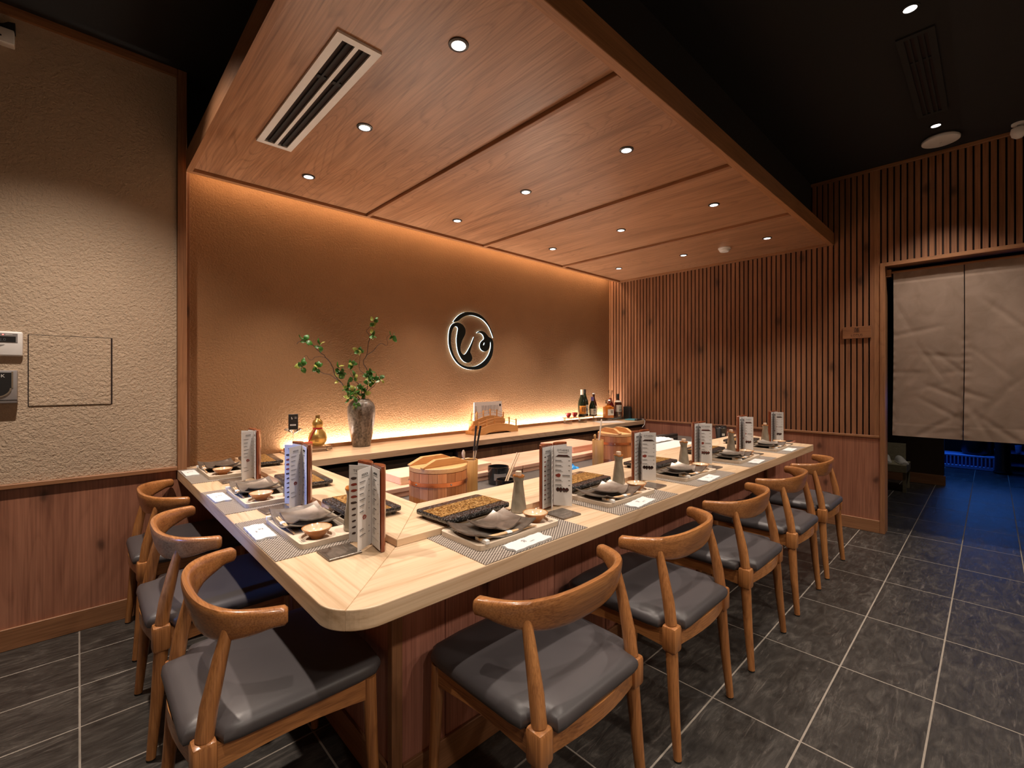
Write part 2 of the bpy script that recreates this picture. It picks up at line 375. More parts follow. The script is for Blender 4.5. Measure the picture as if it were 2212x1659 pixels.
M['amber_rim'] = plain('amber_glaze', (.42, .16, .04), .25, .15, 60, coat=.4)
M['cream_glaze'] = plain('cream_crackle_glaze', (.62, .50, .34), .15, .12, 90, coat=.6)
t = NT('ash_glaze_vase'); n = t.noise(t.coords(False, (1, 1, .45)), 11, 8, 2.2, .7); n2 = t.noise(t.coords(), 70, 4)
c = t.ramp(n, [(.38, (.014, .010, .008)), (.47, (.085, .062, .048)), (.64, (.24, .20, .175))]); c = t.mix(.35, c, t.ramp(n2, [(.35, (.05, .04, .03)), (.65, (.38, .33, .28))])); t.bump(n, .4, .004)
M['vase'] = t.set(c, .3)
# linen
t = NT('beige_linen'); n = t.noise(t.coords(), 9, 5, .6); wv = t.noise(t.coords(False, (1, 240, 240)), 1, 2); t.bump(wv, .2, .001)
M['linen'] = t.set(t.ramp(n, [(.3, (.25, .185, .145)), (.7, (.32, .24, .195))]), .9, spec=.1)

# ------------------------------------------------------------------ the setting
XW, YB, YL, ZT = 4.698, 3.218, 3.127, 2.966
floor = structure('floor')
MB().box(-2.3, -2.5, -.06, 9.9, 3.4, -.0007).build('bed', M['grout'], floor)
tm = MB().box(.0025, .0025, -.012, .5975, .2975, 0, .0012, 1)
tile0 = None
for i in range(19):
    for j in range(16):
        x, y = .003+.6*(i-2), .1544+.3*(j-6)
        if x > .8 and x < 4.2 and y > 1.25: continue
        if x > 4.7 and y > 1.1: continue
        if x > 7.5 and y < -.9: continue
        if x < 4.1 and y < -1.2: continue
        if x < 1.1 and x+y < -.3: continue
        if tile0 is None: o = tile0 = tm.build('tile', M['slate'], floor)
        else: o = tile0.copy(); C.objects.link(o)
        o.location = (x, y, 0)

ceil = structure('ceiling')
MB().box(-2.3, -2.5, ZT, 4.9, 3.4, ZT+.05).build('slab', M['black_paint'], ceil)
MB().box(.62, 1.10, 2.502, XW+.01, 3.06, ZT).build('bulkhead', M['black_paint'], ceil)
X0 = .43
MB().box(X0, .932, 2.395, XW-.002, .972, 2.502, .002, 1).build('fascia', M['canopy_trim'], ceil)
MB().box(X0, 3.045, 2.395, XW-.002, 3.075, 2.502, .002, 1).build('rear_rim', M['canopy_trim'], ceil)
MB().box(X0, .972, 2.395, X0+.028, 3.045, 2.502).build('side_rim', M['trim_y'], ceil)
MB().box(XW-.03, .972, 2.395, XW-.002, 3.045, 2.502).build('side_rim', M['trim_y'], ceil)
MB().box(X0+.028, .972, 2.42, XW-.03, 3.045, 2.502).build('core', M['black_paint'], ceil)
edges = [X0+.028, 1.486, 2.562, 3.62, XW-.03]
for k in range(4):
    a = edges[k] + (.0125 if k else 0); b = edges[k+1] - (.0125 if k < 3 else 0)
    p = MB().box(a+.003, .975, 2.415, b-.003, 3.042, 2.42).build('canopy_panel', M['canopy'], ceil)
    if k < 3: MB().box(b, .972, 2.395, b+.025, 3.045, 2.42, .002, 1).build('batten', M['trim_y'], ceil)
MB().box(.70, 3.14, 2.494, XW-.1, 3.152, 2.50).build('cove_led', M['strip_on'], ceil)
MB().box(.5, 3.075, 2.5, XW, 3.218, 2.54).build('cove_lid', M['black_paint'], ceil)

wb = structure('wall_back')
MB().box(.395, YB, 0, XW+.1, YB+.1, 2.54).build('plaster', M['wall_warm'], wb)
MB().box(.395, YB, 2.54, XW+.1, YB+.1, ZT).build('upper_band', M['black_paint'], wb)  # wall above the canopy; its darkness is put into the colour
wl = structure('wall_left')
MB().box(-2.3, YL, .745, .396, YL+.15, ZT).build('plaster', M['wall_pale'], wl)
MB().box(-2.3, YL-.004, .09, .394, YL+.15, .745).build('wainscot', M['panel'], wl)
MB().box(.394, YL-.004, .09, .66, YL+.09, .69).build('wainscot', M['panel'], wl)
MB().box(-.1735, YL-.0016, 1.1185, .1270, YL, 1.4590).build('hatch_gap', M['dark_gap'], wl)
MB().box(-.1700, YL-.0045, 1.1205, .1205, YL-.0016, 1.4560, .0015, 1).build('access_hatch', M['wall_pale'], wl)
o = MB().box(-2.3, YL-.024, .742, .397, YL, .7635, .002, 1).build('trim_2', M['trim_x']); o['kind'] = 'structure'
o = MB().box(-2.3, YL-.016, 0, .66, YL-.004, .10, .002, 1).build('baseboard_left', M['trim_x']); o['kind'] = 'structure'
o = MB().box(-2.3, YL-.02, 2.925, .396, YL, ZT-.001).build('trim_3', M['trim_x']); o['kind'] = 'structure'
tr = structure('trim_1')
MB().box(.398, YL-.022, .7405, .440, YB, ZT-.001, .002, 1).build('post', M['trim_z'], tr)
MB().box(.440, YB-.03, .7405, .466, YB, 2.5, .001, 1).build('inner_strip', M['cabinet'], tr)

wr = structure('wall_right')
MB().box(XW+.014, .60, 0, XW+.12, 3.4, ZT).build('backing', M['dark_gap'], wr)
MB().box(XW+.014, -2.5, 2.18, XW+.12, .60, ZT).build('backing', M['dark_gap'], wr)
MB().box(XW+.014, -2.5, 0, XW+.12, -.93, 2.18).build('end_wall', M['hall_wall'], wr)
MB().box(XW+.002, .622, .09, XW+.014, YB, .77).build('wainscot', M['panel'], wr)
sl = {}
def slat(y, z0, z1):
    key = (z0, z1)
    if key not in sl:
        o = sl[key] = MB().box(XW-.002, -.015, z0, XW+.014, .015, z1, .0012, 1).build('slat', M['slat'], wr)
    else: o = sl[key].copy(); C.objects.link(o)
    o.location.y = y
y = 3.1774
MB().box(XW-.002, 3.197, .786, XW+.014, YB-.001, 2.5).build('edge_board', M['trim_z'], wr)
while y > .66:
    slat(y, .786, 2.94 if y < 1.13 else 2.5); y -= .0404
MB().box(XW-.002, .622, .786, XW+.014, y+.026, 2.94).build('edge_board', M['trim_z'], wr)
y = .5954
while y > -.95:
    slat(y, 2.181, 2.94); y -= .0404
o = MB().box(XW-.008, .6225, .768, XW+.014, 2.725, .787, .002, 1).build('trim_4', M['trim_y']); o['kind'] = 'structure'
o = MB().box(XW-.012, -2.4, 2.94, XW+.014, 1.10, ZT-.001, .002, 1).build('trim_5', M['trim_y']); o['kind'] = 'structure'
o = MB().box(XW-.012, .6225, 0, XW+.002, 1.235, .10, .002, 1).build('baseboard_right', M['trim_y']); o['kind'] = 'structure'
dr = structure('door_1')
MB().box(XW-.013, .590, 0, XW+.13, .622, 2.18, .002, 1).build('jamb', M['trim_z'], dr)
MB().box(XW-.013, -.93, 0, XW+.13, -.90, 2.18, .002, 1).build('jamb', M['trim_z'], dr)
MB().box(XW-.013, -.90, 2.15, XW+.13, .590, 2.18, .002, 1).build('head', M['trim_y'], dr)
# rest of the hall and the passage beyond the door (mostly out of the picture)
for n, b in (('wall_front', (-2.3, -2.5, 0, 4.72, -2.4, ZT)), ('wall_side', (-2.3, -2.4, 0, -2.2, 3.13, ZT)),
             ('wall_passage_side', (4.83, 1.35, 0, 9.9, 1.45, 2.5)), ('wall_passage_end', (9.8, -1.6, 0, 9.9, 1.35, 2.5)),
             ('wall_passage_far', (4.83, -1.7, 0, 9.9, -1.6, 2.5)), ('ceiling_passage', (4.83, -1.7, 2.5, 9.9, 1.45, 2.55))):
    o = MB().box(*b).build(n, M['wall_pale'] if n in ('wall_front', 'wall_side') else M['black_paint']); o['kind'] = 'structure'

# ------------------------------------------------------------------ the counter
ZC, ZR = .74, .763
ctr = thing('bar_counter', 'pale ash L-shaped dining counter with rounded corner and red plank front', 'counter')
def arc(cx, cy, r, a0, a1, n=8): return [(cx+r*math.cos(R(a0+(a1-a0)*i/n)), cy+r*math.sin(R(a0+(a1-a0)*i/n))) for i in range(n+1)]
rr = .105; cxr, cyr = .395+rr, .95+rr
g = .0006
MB().prism([(cxr-rr*math.cos(PI/4)+g, cyr-rr*math.sin(PI/4)-g*0)] + arc(cxr, cyr, rr, 225, 270)[1:] + [(4.12, .95), (4.15, 1.30), (4.245, 1.485), (4.245, 1.54), (.952+g, 1.54-.04), (.70+g, 1.25)], ZC-.048, ZC, .0025).build('countertop', M['ash_x'], ctr)
MB().prism([(.398, YB-.003)] + [(.395, cyr)] + arc(cxr, cyr, rr, 180, 225)[1:] + [(.70-g, 1.25), (.952-g, 1.50), (.952-g, YB-.003)], ZC-.048, ZC, .0025).build('countertop', M['ash_y'], ctr)
MB().prism([(.698+g, 1.24), (4.138, 1.24), (4.145, 1.345), (4.255, 1.494), (4.255, 1.545), (.957+g, 1.545)], ZC, ZR, .002).build('raised_ledge', M['ash_x'], ctr)
MB().prism([(.698, 1.24+g), (.957, 1.545+g), (.957, YB-.003), (.698, YB-.003)], ZC, ZR, .002).build('raised_ledge', M['ash_y'], ctr)
# front made of planks
PY, PX = 1.215, .672
x = .683; k = 0; pl = None
while x < 4.68:
    wdt = min(.1772, 4.684-x)
    if abs(wdt-.1772) < 1e-6:
        if pl is None: o = pl = MB().box(0, PY, .09, .1752, PY+.016, ZC-.05, .0025, 1).build('plank', M['plank'], ctr)
        else: o = pl.copy(); C.objects.link(o)
        o.location.x = x
    else: MB().box(x, PY, .09, x+wdt, PY+.016, ZC-.05, .0025, 1).build('plank', M['plank'], ctr)
    x += .1775
y = PY+.012; pl = None
while y < 3.1:
    wdt = min(.1772, 3.115-y)
    if abs(wdt-.1772) < 1e-6:
        if pl is None: o = pl = MB().box(PX, 0, .09, PX+.016, .1752, ZC-.05, .0025, 1).build('plank', M['plank'], ctr)
        else: o = pl.copy(); C.objects.link(o)
        o.location.y = y
    else: MB().box(PX, y, .09, PX+.016, y+wdt, ZC-.05, .0025, 1).build('plank', M['plank'], ctr)
    y += .1775
MB().box(PX-.008, PY-.008, 0, PX+.027, PY+.02, ZC-.05, .002, 1).build('corner_post', M['trim_z'], ctr)
MB().box(PX+.028, PY-.012, 0, 3.84, PY, .10, .002, 1).build('kickboard', M['trim_x'], ctr)
MB().box(PX-.012, PY+.021, 0, PX, 3.11, .10, .002, 1).build('kickboard', M['trim_y'], ctr)
MB().box(3.845, PY-.022, 0, 3.875, PY, ZC-.05, .002, 1).build('gate_post', M['trim_z'], ctr)
MB().box(PX+.03, PY+.02, .02, 4.69, PY+.06, ZC-.05).build('carcass', M['dark_gap'], ctr)
MB().box(PX+.02, PY+.06, .02, PX+.06, 3.10, ZC-.05).build('carcass', M['dark_gap'], ctr)

# back shelf
ZS = .775
bs = thing('back_shelf', 'long pale shelf with glowing strip and cabinets below the plaster wall', 'shelf')
MB().box(.962, 2.73, ZS-.042, XW-.006, YB-.002, ZS, .002, 1).build('shelf_top', M['ash_x'], bs)
MB().box(.962, 3.15, ZS, XW-.006, 3.164, ZS+.026, .0015, 1).build('upstand', M['canopy_trim'], bs)
MB().box(.975, 3.180, ZS, XW-.02, 3.196, ZS+.004).build('led_strip', M['strip_on'], bs)
MB().box(2.05, 2.765, ZS-.075, XW-.01, 2.79, ZS-.042).build('shadow_rail', M['dark_gap'], bs)
x = 2.06
for wd in (.44, .44, .44, .44, .44, .43):
    MB().box(x, 2.755, .05, x+wd-.005, 2.775, ZS-.075, .002, 1).build('cabinet_door', M['cabinet'], bs); x += wd
MB().box(2.05, 2.776, .0, XW-.01, 3.2, ZS-.075).build('cabinet_body', M['dark_gap'], bs)
fr = thing('undercounter_fridge', 'dark steel undercounter fridge with long bar handles below the shelf', 'fridge', (1.5, 2.98, 0))
MB().box(-.52, -.2, .03, .53, .22, .70).build('body', M['steel_dark'], fr)
for x0, x1 in ((-.518, .003), (.007, .528)):
    d_ = MB().box(x0, -.222, .06, x1, -.2, .615, .003, 1).build('door', M['steel_dark'], fr)
    MB().box(x0+.02, -.245, .575, x1-.02, -.222, .597, .004, 1).build('handle', M['steel'], d_)
MB().box(-.518, -.214, .625, .528, -.2, .675).build('vent_panel', M['steel'], fr)

# inner worktop
pw = thing('prep_worktop', 'grey kitchen worktop behind the raised ledge of the counter', 'worktop', (2.8, 2.0, 0))
MB().box(-1.82, -.44, .62, 1.80, .46, .65, .003, 1).build('top', M['prep'], pw)
MB().box(-1.80, -.42, 0, 1.78, .44, .62).build('body', M['steel_dark'], pw)

# ------------------------------------------------------------------ chairs
def crom(pts, n):
    """Catmull-Rom through pts, n samples per span"""
    P = [pts[0]] + list(pts) + [pts[-1]]; out = []
    for i in range(1, len(P)-2):
        for k in range(n):
            t_ = k/n; a, b, c, d = (Vector(q) for q in P[i-1:i+3])
            out.append(.5*((2*b)+(-a+c)*t_+(2*a-5*b+4*c-d)*t_*t_+(-a+3*b-3*c+d)*t_**3))
    out.append(Vector(P[-2])); return out
def make_chair(label):
    t = thing('armchair', label, 'chair', group='elbow chairs round the counter')
    # cushion: outline notched for the two rear posts, domed by stacked rings
    out = [(-.15, -.040), (.15, -.040), (.176, -.036), (.180, -.012), (.187, .012), (.206, .026), (.232, .034), (.238, .07), (.242, .22), (.243, .36), (.238, .405), (.215, .43), (.12, .440),
           (-.12, .440), (-.215, .43), (-.238, .405), (-.243, .36), (-.242, .22), (-.238, .07), (-.232, .034), (-.206, .026), (-.187, .012), (-.180, -.012), (-.176, -.036)]
    cx, cy = 0, .2
    def ring(s, z): return [(cx+(x-cx)*s, cy+(y-cy)*s, z) for x, y in out]
    MB().rings([ring(.955, .412), ring(.99, .417), ring(1, .428), ring(.99, .440), ring(.955, .450), ring(.86, .457), ring(.68, .462), ring(.4, .465), ring(.1, .466)]).build('seat_cushion', M['leather'], t, 50)
    # legs: rear posts run up to the arm rail
    for s in (-1, 1):
        m = MB().tube([(s*.216, -.028, 0.006), (s*.209, -.012, .18), (s*.202, 0, .345)], [.0135, .0175, .0205], 14)
        m.box(s*.2018-.0255, -.0255, .345, s*.2018+.0255, .0255, .430, .010, 2)
        m.tube([(s*.201, .002, .43), (s*.2, .012, .50), (s*.198, .034, .60), (s*.196, .052, .672)], [.0195, .0195, .016, .0125], 14)
        l = m.build('leg', M['chair_z'], t, 40)
        MB().lathe([(.0125, 0), (.0125, .006)], 12, (s*.2161, -.0285)).build('glide', M['rubber'], l)
        m = MB().tube([(s*.232, .408, .006), (s*.226, .398, .2), (s*.222, .392, .352), (s*.221, .391, .412)], [.0125, .0165, .0195, .0195], 14)
        l = m.build('leg', M['chair_z'], t, 40)
        MB().lathe([(.0115, 0), (.0115, .006)], 12, (s*.232, .4085)).build('glide', M['rubber'], l)
    # rails
    for s in (-1, 1):
        m = MB(); a = Vector((s*.203, .015, 0)); b = Vector((s*.221, .385, 0)); nrm = Vector((s, 0, 0))
        secs = []
        for k in range(9):
            f = k/8; p = a.lerp(b, f); lo = .352+.014*math.sin(PI*f); hi = .413
            secs.append([(p.x-.011, p.y, lo), (p.x+.011, p.y, lo), (p.x+.011, p.y, hi), (p.x-.011, p.y, hi)])
        m.rings(secs).build('side_rail', M['chair_y'], t)
    for y0, z0 in ((.392, .356), (0.0, .356)):
        secs = []; xx = .215 if y0 > .1 else .196
        for k in range(9):
            f = k/8; x_ = -xx+2*xx*f; lo = z0+.014*math.sin(PI*f); yy = y0 + (0 if y0 > .1 else -.030*math.sin(PI*f))
            secs.append([(x_, yy-.011, lo), (x_, yy+.011, lo), (x_, yy+.011, .413), (x_, yy-.011, .413)])
        MB().rings(secs).build('front_rail' if y0 > .1 else 'rear_rail', M['chair_x'], t)
    # arm and back rail in one sweep
    plan = [(-.264, .162, 0), (-.246, .112, 0), (-.206, .058, 0), (-.145, .027, 0), (-.075, .013, 0), (0, .010, 0), (.075, .013, 0), (.145, .027, 0), (.206, .058, 0), (.246, .112, 0), (.264, .162, 0)]
    pts = crom(plan, 5); secs = []; n = len(pts)
    for i, p in enumerate(pts):
        tg = (pts[min(i+1, n-1)]-pts[max(i-1, 0)]).normalized(); nr = Vector((tg.y, -tg.x, 0))   # outward (rear) side
        f = abs(i/(n-1)*2-1)                                  # 1 at the tips, 0 mid-back
        deep = max(0, 1-(f/.86)**2.2) if f < .86 else 0
        zt = .702+.010*(1-f*f); zb = .659 - .046*deep
        hw = .0125+.006*f**2; lean = .010*deep; r_ = []
        if i in (0, n-1): hw *= .72; zt -= .006; zb += .006
        for k in range(16):
            a = 2*PI*k/16; ca, sa = math.cos(a), math.sin(a)
            e = .62
            u_ = math.copysign(abs(ca)**e, ca)*hw; v_ = math.copysign(abs(sa)**e, sa)
            z = (zt+zb)/2 + v_*(zt-zb)/2
            q = p + nr*(u_ + lean*v_); r_.append((q.x, q.y, z))
        secs.append(r_)
    MB().rings(secs).build('arm_rail', M['chair_x'], t, 50)
    return t
chair_spots = [((.99, .735), 0, 'oak elbow chair at the long side, first from the rounded counter corner'),
    ((1.635, .735), 0, 'oak elbow chair at the long side, second from the rounded counter corner'),
    ((2.30, .735), 0, 'oak elbow chair at the long side, third from the rounded counter corner'),
    ((2.965, .735), 0, 'oak elbow chair at the long side, fourth from the rounded counter corner'),
    ((3.60, .735), 0, 'oak elbow chair at the long side, last before the slatted wall'),
    ((.205, 1.435), -PI/2, 'oak elbow chair at the short side, beside the rounded counter corner'),
    ((.20, 2.115), -PI/2, 'oak elbow chair in the middle of the short side of the counter'),
    ((.212, 2.83), -PI/2, 'oak elbow chair at the short side, against the beige plaster wall')]
ch0 = None
for (x, y), rz, lb in chair_spots:
    if ch0 is None: ch0 = make_chair(lb); c = ch0
    else: c = dup(ch0, None, None, None, lb)
    c.location = (x, y, 0); c.rotation_euler = (0, 0, rz)

# ------------------------------------------------------------------ place settings
FX = [.805, 1.46, 2.115, 2.795, 3.46]; LY = [1.829, 2.43, 3.118]
SEATS = [((x, .951), 0) for x in FX] + [((.396, y), -PI/2) for y in LY]
WHERE = ['first place from the rounded corner, long side', 'second place from the rounded corner, long side', 'third place from the rounded corner, long side',
         'fourth place from the rounded corner, long side', 'last place before the slatted wall, long side',
         'first place from the rounded corner, short side', 'middle place of the short side', 'last place by the plaster wall, short side']
def lay(proto, desc, k, u, v, z, rz=0):
    """puts proto (k == 0) or a copy at (u along the seat, v inward) of place k"""
    (ox, oy), ro = SEATS[k]; ca, sa = math.cos(ro), math.sin(ro)
    o = proto if k == 0 else dup(proto)
    o.location = (ox+ca*u-sa*v, oy+sa*u+ca*v, z); o.rotation_euler = (0, 0, ro+rz); o['label'] = f'{desc}, {WHERE[k]}'
    return o
def proto(name, cat, group): return thing(name, name, cat, group=group)
jit = lambda a: random.uniform(-a, a)
# woven mat
mat = MB().box(-.2285, -.1435, 0, .2285, .1435, .0016).build('placemat', M['weave']); tag(mat, 'x', 'placemat', 'woven placemats')
# tray with a sunk field and a round sink for the saucer
tray = proto('serving_board', 'tray', 'pale wooden trays')
def rrect(x0, y0, x1, y1, r, n=5):
    return arc(x1-r, y0+r, r, -90, 0, n)+arc(x1-r, y1-r, r, 0, 90, n)+arc(x0+r, y1-r, r, 90, 180, n)+arc(x0+r, y0+r, r, 180, 270, n)
def board_with_recess():
    bm = bmesh.new(); th = .0165; fl = .0085
    o = [bm.verts.new((x, y, th)) for x, y in rrect(-.18, -.102, .18, .102, .016)]
    inn = [bm.verts.new((x, y, th)) for x, y in [(-.155, -.055), (.08, -.055), (.08, .088), (-.155, .088)]]
    circ = [bm.verts.new((.125+.045*math.cos(2*PI*k/24), -.036+.045*math.sin(2*PI*k/24), th)) for k in range(24)]
    loops = []
    for L in (o, inn, circ):
        loops.append([bm.edges.new((L[i], L[(i+1) % len(L)])) for i in range(len(L))])
    bmesh.ops.triangle_fill(bm, edges=sum(loops, []), use_beauty=True)
    # sides and bottoms
    ob = [bm.verts.new((x.co.x*.994, x.co.y*.99, 0)) for x in o]
    for i in range(len(o)): j = (i+1) % len(o); bm.faces.new((o[i], ob[i], ob[j], o[j]))
    bm.faces.new(ob)
    for L in (inn, circ):
        lb = [bm.verts.new((x.co.x, x.co.y, fl)) for x in L]
        for i in range(len(L)): j = (i+1) % len(L); bm.faces.new((L[i], L[j], lb[j], lb[i]))
        bm.faces.new(lb)
    bmesh.ops.recalc_face_normals(bm, faces=bm.faces[:]); return bm
MB().bm(board_with_recess()).build('board', M['tray_wood'], tray)
MB().box(-.154, -.054, .0085, .079, .087, .0092).build('sunk_field', plain('grey_brown_field', (.20, .16, .12), .6), tray)
m = MB(); text(m, '稻家', .0125, XF((.150, -.086, .0168)), 1.0); m.box(.134, -.094, .0166, .166, -.0932, .0168); m.build('branded_mark', M['ink'], tray)
# two square silver plates
def plate(name, a, b, lift, grp):
    t = proto(name, 'plate', grp)
    def fn(u, v):
        x, y = (u-.5)*2, (v-.5)*2
        e = abs(x)**2.2*abs(y)**2.2; k = .95*abs(x)**2.1+.12*abs(y)**2.6
        return (x*a*(1-.05*y*y), y*b*(1-.05*x*x), .004+lift*(k*.62+e*.45)+.0009*math.sin(5*x+1)*math.cos(4*y))
    MB().sheet(fn, 22, 18, .004).build('dish', M['silver'], t, 60)
    return t
plate_l = plate('large_plate', .125, .085, .026, 'large square silver plates'); plate_s = plate('small_plate', .068, .064, .019, 'small square silver plates')
# saucer
sauc = proto('dipping_saucer', 'saucer', 'brown dipping saucers')
b_ = MB().lathe([(.016, 0), (.019, .001), (.020, .006), (.034, .018), (.043, .030), (.0447, .0335), (.0430, .0345), (.033, .0205), (.017, .0105), (.001, .0100), (.001, .001)], 32, loop=True).build('bowl', M['amber_rim'], sauc, 40)
MB().lathe([(.001, .0110), (.017, .0116), (.0325, .0215), (.0412, .0330), (.0416, .0322), (.0328, .0205), (.001, .0104)], 32, loop=True).build('inner_glaze', M['cream_glaze'], sauc, 60)
# soy flask
fl = proto('soy_flask', 'flask', 'grey soy sauce flasks')
def faceted(prof, n=8, tw=0):
    rings = []
    for r, z in prof:
        r_ = []
        for k in range(n*3):
            a = 2*PI*k/(n*3); q = math.cos(PI/n)/math.cos((a % (2*PI/n))-PI/n); r_.append((r*(.35+.65*q)*math.cos(a), r*(.35+.65*q)*math.sin(a), z))
        rings.append(r_)
    return rings
rg = faceted([(.026, 0), (.029, .003), (.029, .012), (.0235, .06), (.018, .098), (.0175, .112), (.0225, .131), (.022, .134), (.016, .128)])
for i in (5, 6, 7):
    rg[i] = [(x*(1+.35*max(0, -x/.025)**4), y, z+(.004 if x < -.018 else 0)) for x, y, z in rg[i]]
MB().rings(rg).build('body', M['flask'], fl, 50)
m = MB(); r1 = faceted([(.0222, .1285), (.0232, .1315), (.0226, .1348), (.0165, .1335), (.016, .131)])
r1 = [[(x*(1+.35*max(0, -x/.025)**4), y, z+(.004 if x < -.018 else 0)) for x, y, z in r_] for r_ in r1]
m.rings(r1).build('rim', M['amber_rim'], fl, 50)
MB().lathe([(.0095, .122), (.0095, .134), (.0115, .135), (.0115, .149), (.0105, .150)], 14).build('cork', M['tray_wood'], fl, 40)
# chopsticks on a white rest
rest = MB().box(-.007, -.028, 0, .007, -.006, .012, .0015, 2).box(-.007, .006, 0, .007, .028, .012, .0015, 2).box(-.007, -.008, 0, .007, .008, .0065).build('chopstick_rest', plain('white_porcelain', (.80, .79, .77), .25, .02))
tag(rest, 'x', 'chopstick rest', 'white porcelain chopstick rests')
chp = proto('chopsticks', 'chopsticks', 'bamboo chopsticks in paper bands')
for s in (-1, 1):
    MB().tube([(-.012, s*.0042, .0036), (.10, s*.0036, .0005), (.222, s*.0012, -.0027)], [.0034, .0036, .0014], 8).build('chopstick', M['chop'], chp, 50)
MB().tube([(.092, 0, .0010), (.112, 0, .0005)], .0092, 12, .50).build('paper_band', M['paper'], chp, 50)
# napkin packet
nap = proto('wet_towel_packet', 'packet', 'white paper towel packets')
MB().sheet(lambda u, v: ((u-.5)*.165+.004*math.sin(v*9)*(1 if u > .97 or u < .03 else 0), (v-.5)*.060, .0062+.0022*math.sin(PI*u)*math.sin(PI*v)+.0006*math.sin(23*u+3*v)), 20, 8, .006).build('packet', M['paper'], nap, 40)
m = MB(); text(m, '宀', .017, XF((-.012, .005, .0092))); text(m, '丹', .013, XF((-.012, .0, .0092))); text(m, 'WAN.', .008, XF((.008, -.012, .0090))); m.build('print', M['ink'], nap)
# coaster tile
cst = MB().box(-.0485, -.0485, 0, .0485, .0485, .006, .0012, 1).build('stone_coaster', M['coaster']); tag(cst, 'x', 'coaster', 'square stone coasters')
# menu stand: two half-round covers standing open with four printed leaves
menu = proto('menu_stand', 'menu', 'standing wooden menus')
MH = .252
def cover(s):
    poly = [(.002*s, .0), (.078*s, 0)] + [((.078-.005*(1-math.cos(a_)) - .069*(k/12))*s, .004+.020*math.sin(PI*(.10+.80*k/12))) for k in range(13) for a_ in (0,)]
    if s < 0: poly = poly[::-1]
    return MB().prism(poly, 0, MH, .0015, 1)
cv = cover(1).build('cover', M['menu_wood'], menu, 30); cv.rotation_euler = (0, 0, R(-6))
cv2 = cover(-1).build('cover', M['menu_wood'], menu, 30); cv2.rotation_euler = (0, 0, R(8))
INK = [M['ink'], M['ink_dark'], M['ink_red'], M['ink_grey']]
def ink_bar(m, x0, x1, z, h, mi): m.cur = mi; m.box(x0, -.0012, z, x1, -.00055, z+h)
def blob(m, x, z, w_, h_, mi, n=9, skew=0):
    m.cur = mi; pts = [(x+w_*math.cos(2*PI*k/n)*(1+jit(.2))+skew*h_*math.sin(2*PI*k/n), z+h_*math.sin(2*PI*k/n)*(1+jit(.2))) for k in range(n)]
    b = len(m.v); m.add([(p[0], -.0011, p[1]) for p in pts], [tuple(range(n))])
def page_print(kind):
    m = MB(); up = XF((0, -.0011, 0), 0, PI/2)
    def head(txt, x=.038, z=.225, s_=.0115):
        m.cur = 0; text(m, txt, s_, XF((x, -.0011, z), 0, PI/2), 1.15); ink_bar(m, x-.018, x+.018, z-.0085, .0006, 0)
    def mute(x=.038, z=.225):
        for k in range(7):
            ink_bar(m, x-.016+k*.0048, x-.0149+k*.0048, z-.0035, .0065, 0); ink_bar(m, x-.016+k*.0048, x-.0126+k*.0048, z-.0035+(.0055 if k % 2 else .0005 if k % 3 else .003), .0009, 0)
        ink_bar(m, x-.018, x+.018, z-.0072, .0006, 0)
    if kind == 'cones':
        head('TEMAKI')
        for k in range(10):
            z = .202-.0188*k; blob(m, .018, z, .0105 if k < 5 else .006, .0042, 2 if k in (1, 2, 3) else 1, skew=1.1); ink_bar(m, .033, .056, z+.001, .0018, 0); ink_bar(m, .033, .052, z-.003, .0009, 3)
    elif kind == 'list':
        mute()
        for k in range(10):
            z = .205-.0175*k
            if k in (6, 7): continue
            ink_bar(m, .010, .040-.005*(k % 3), z, .0013, 0); ink_bar(m, .012, .034, z-.004, .0008, 3); ink_bar(m, .058, .062, z, .0016, 0)
        blob(m, .035, .098, .010, .0075, 2); blob(m, .035, .098, .005, .004, 3)
    elif kind == 'text':
        mute()
        for k in range(6):
            z = .205-.029*k; ink_bar(m, .022, .045, z, .0015, 0)
            for q in range(4): ink_bar(m, .012, .034-.003*(q % 2), z-.005-.0042*q, .0008, 3)
            ink_bar(m, .060, .063, z-.008, .0012, 0)
        ink_bar(m, .006, .066, .03, .0005, 3)
    elif kind == 'nigiri':
        mute()
        for k in range(10):
            z = .204-.0182*k; blob(m, .018, z, .0065, .0026, 2 if k % 3 else 1); ink_bar(m, .032, .052-.004*(k % 3), z+.0015, .0015, 0); ink_bar(m, .032, .044, z-.0025, .0008, 3)
        ink_bar(m, .010, .062, .022, .0005, 3)
    elif kind == 'others':
        m.xf = Matrix.Scale(-1, 4, (1, 0, 0)) @ Matrix.Translation((-.074, 0, 0)) if False else None
        head('OTHERS')
        m.cur = 1; m.add([(.008, -.0011, .199), (.068, -.0011, .199), (.056, -.0011, .2075), (.020, -.0011, .2075)], [(0, 1, 2, 3)])
        for k in range(4): blob(m, .022+.010*k, .2045, .0045, .0028, 2)
        for k in range(6):
            z = .184-.0195*k; x0 = .036 if k == 3 else .008
            ink_bar(m, x0, x0+.024, z, .0016, 0); ink_bar(m, x0, x0+.030, z-.004, .0008, 3); ink_bar(m, .060, .066, z, .0016, 0)
        blob(m, .020, .125, .011, .008, 2)
        for k in range(4): blob(m, .018+.012*k, .069, .007, .0095, 1); blob(m, .018+.012*k, .071, .004, .005, 2)
    return m
def leaf(ang, front, back=None, width=.074):
    o = MB().box(.0015, -.0004, .006, width, .0004, MH-.009).build('leaf', M['paper'], menu); o.rotation_euler = (0, 0, R(ang))
    page_print(front).build('print', INK, o, kind='stuff')
    if back:
        q = page_print(back).build('print', INK, o, kind='stuff'); q.rotation_euler = (0, 0, PI); q.location = (width, 0, 0)
    return o
def leafpos(o, y): o.location.y = y
l_ = leaf(-7.5, 'text'); l_.location = (.001, -.0018, 0)
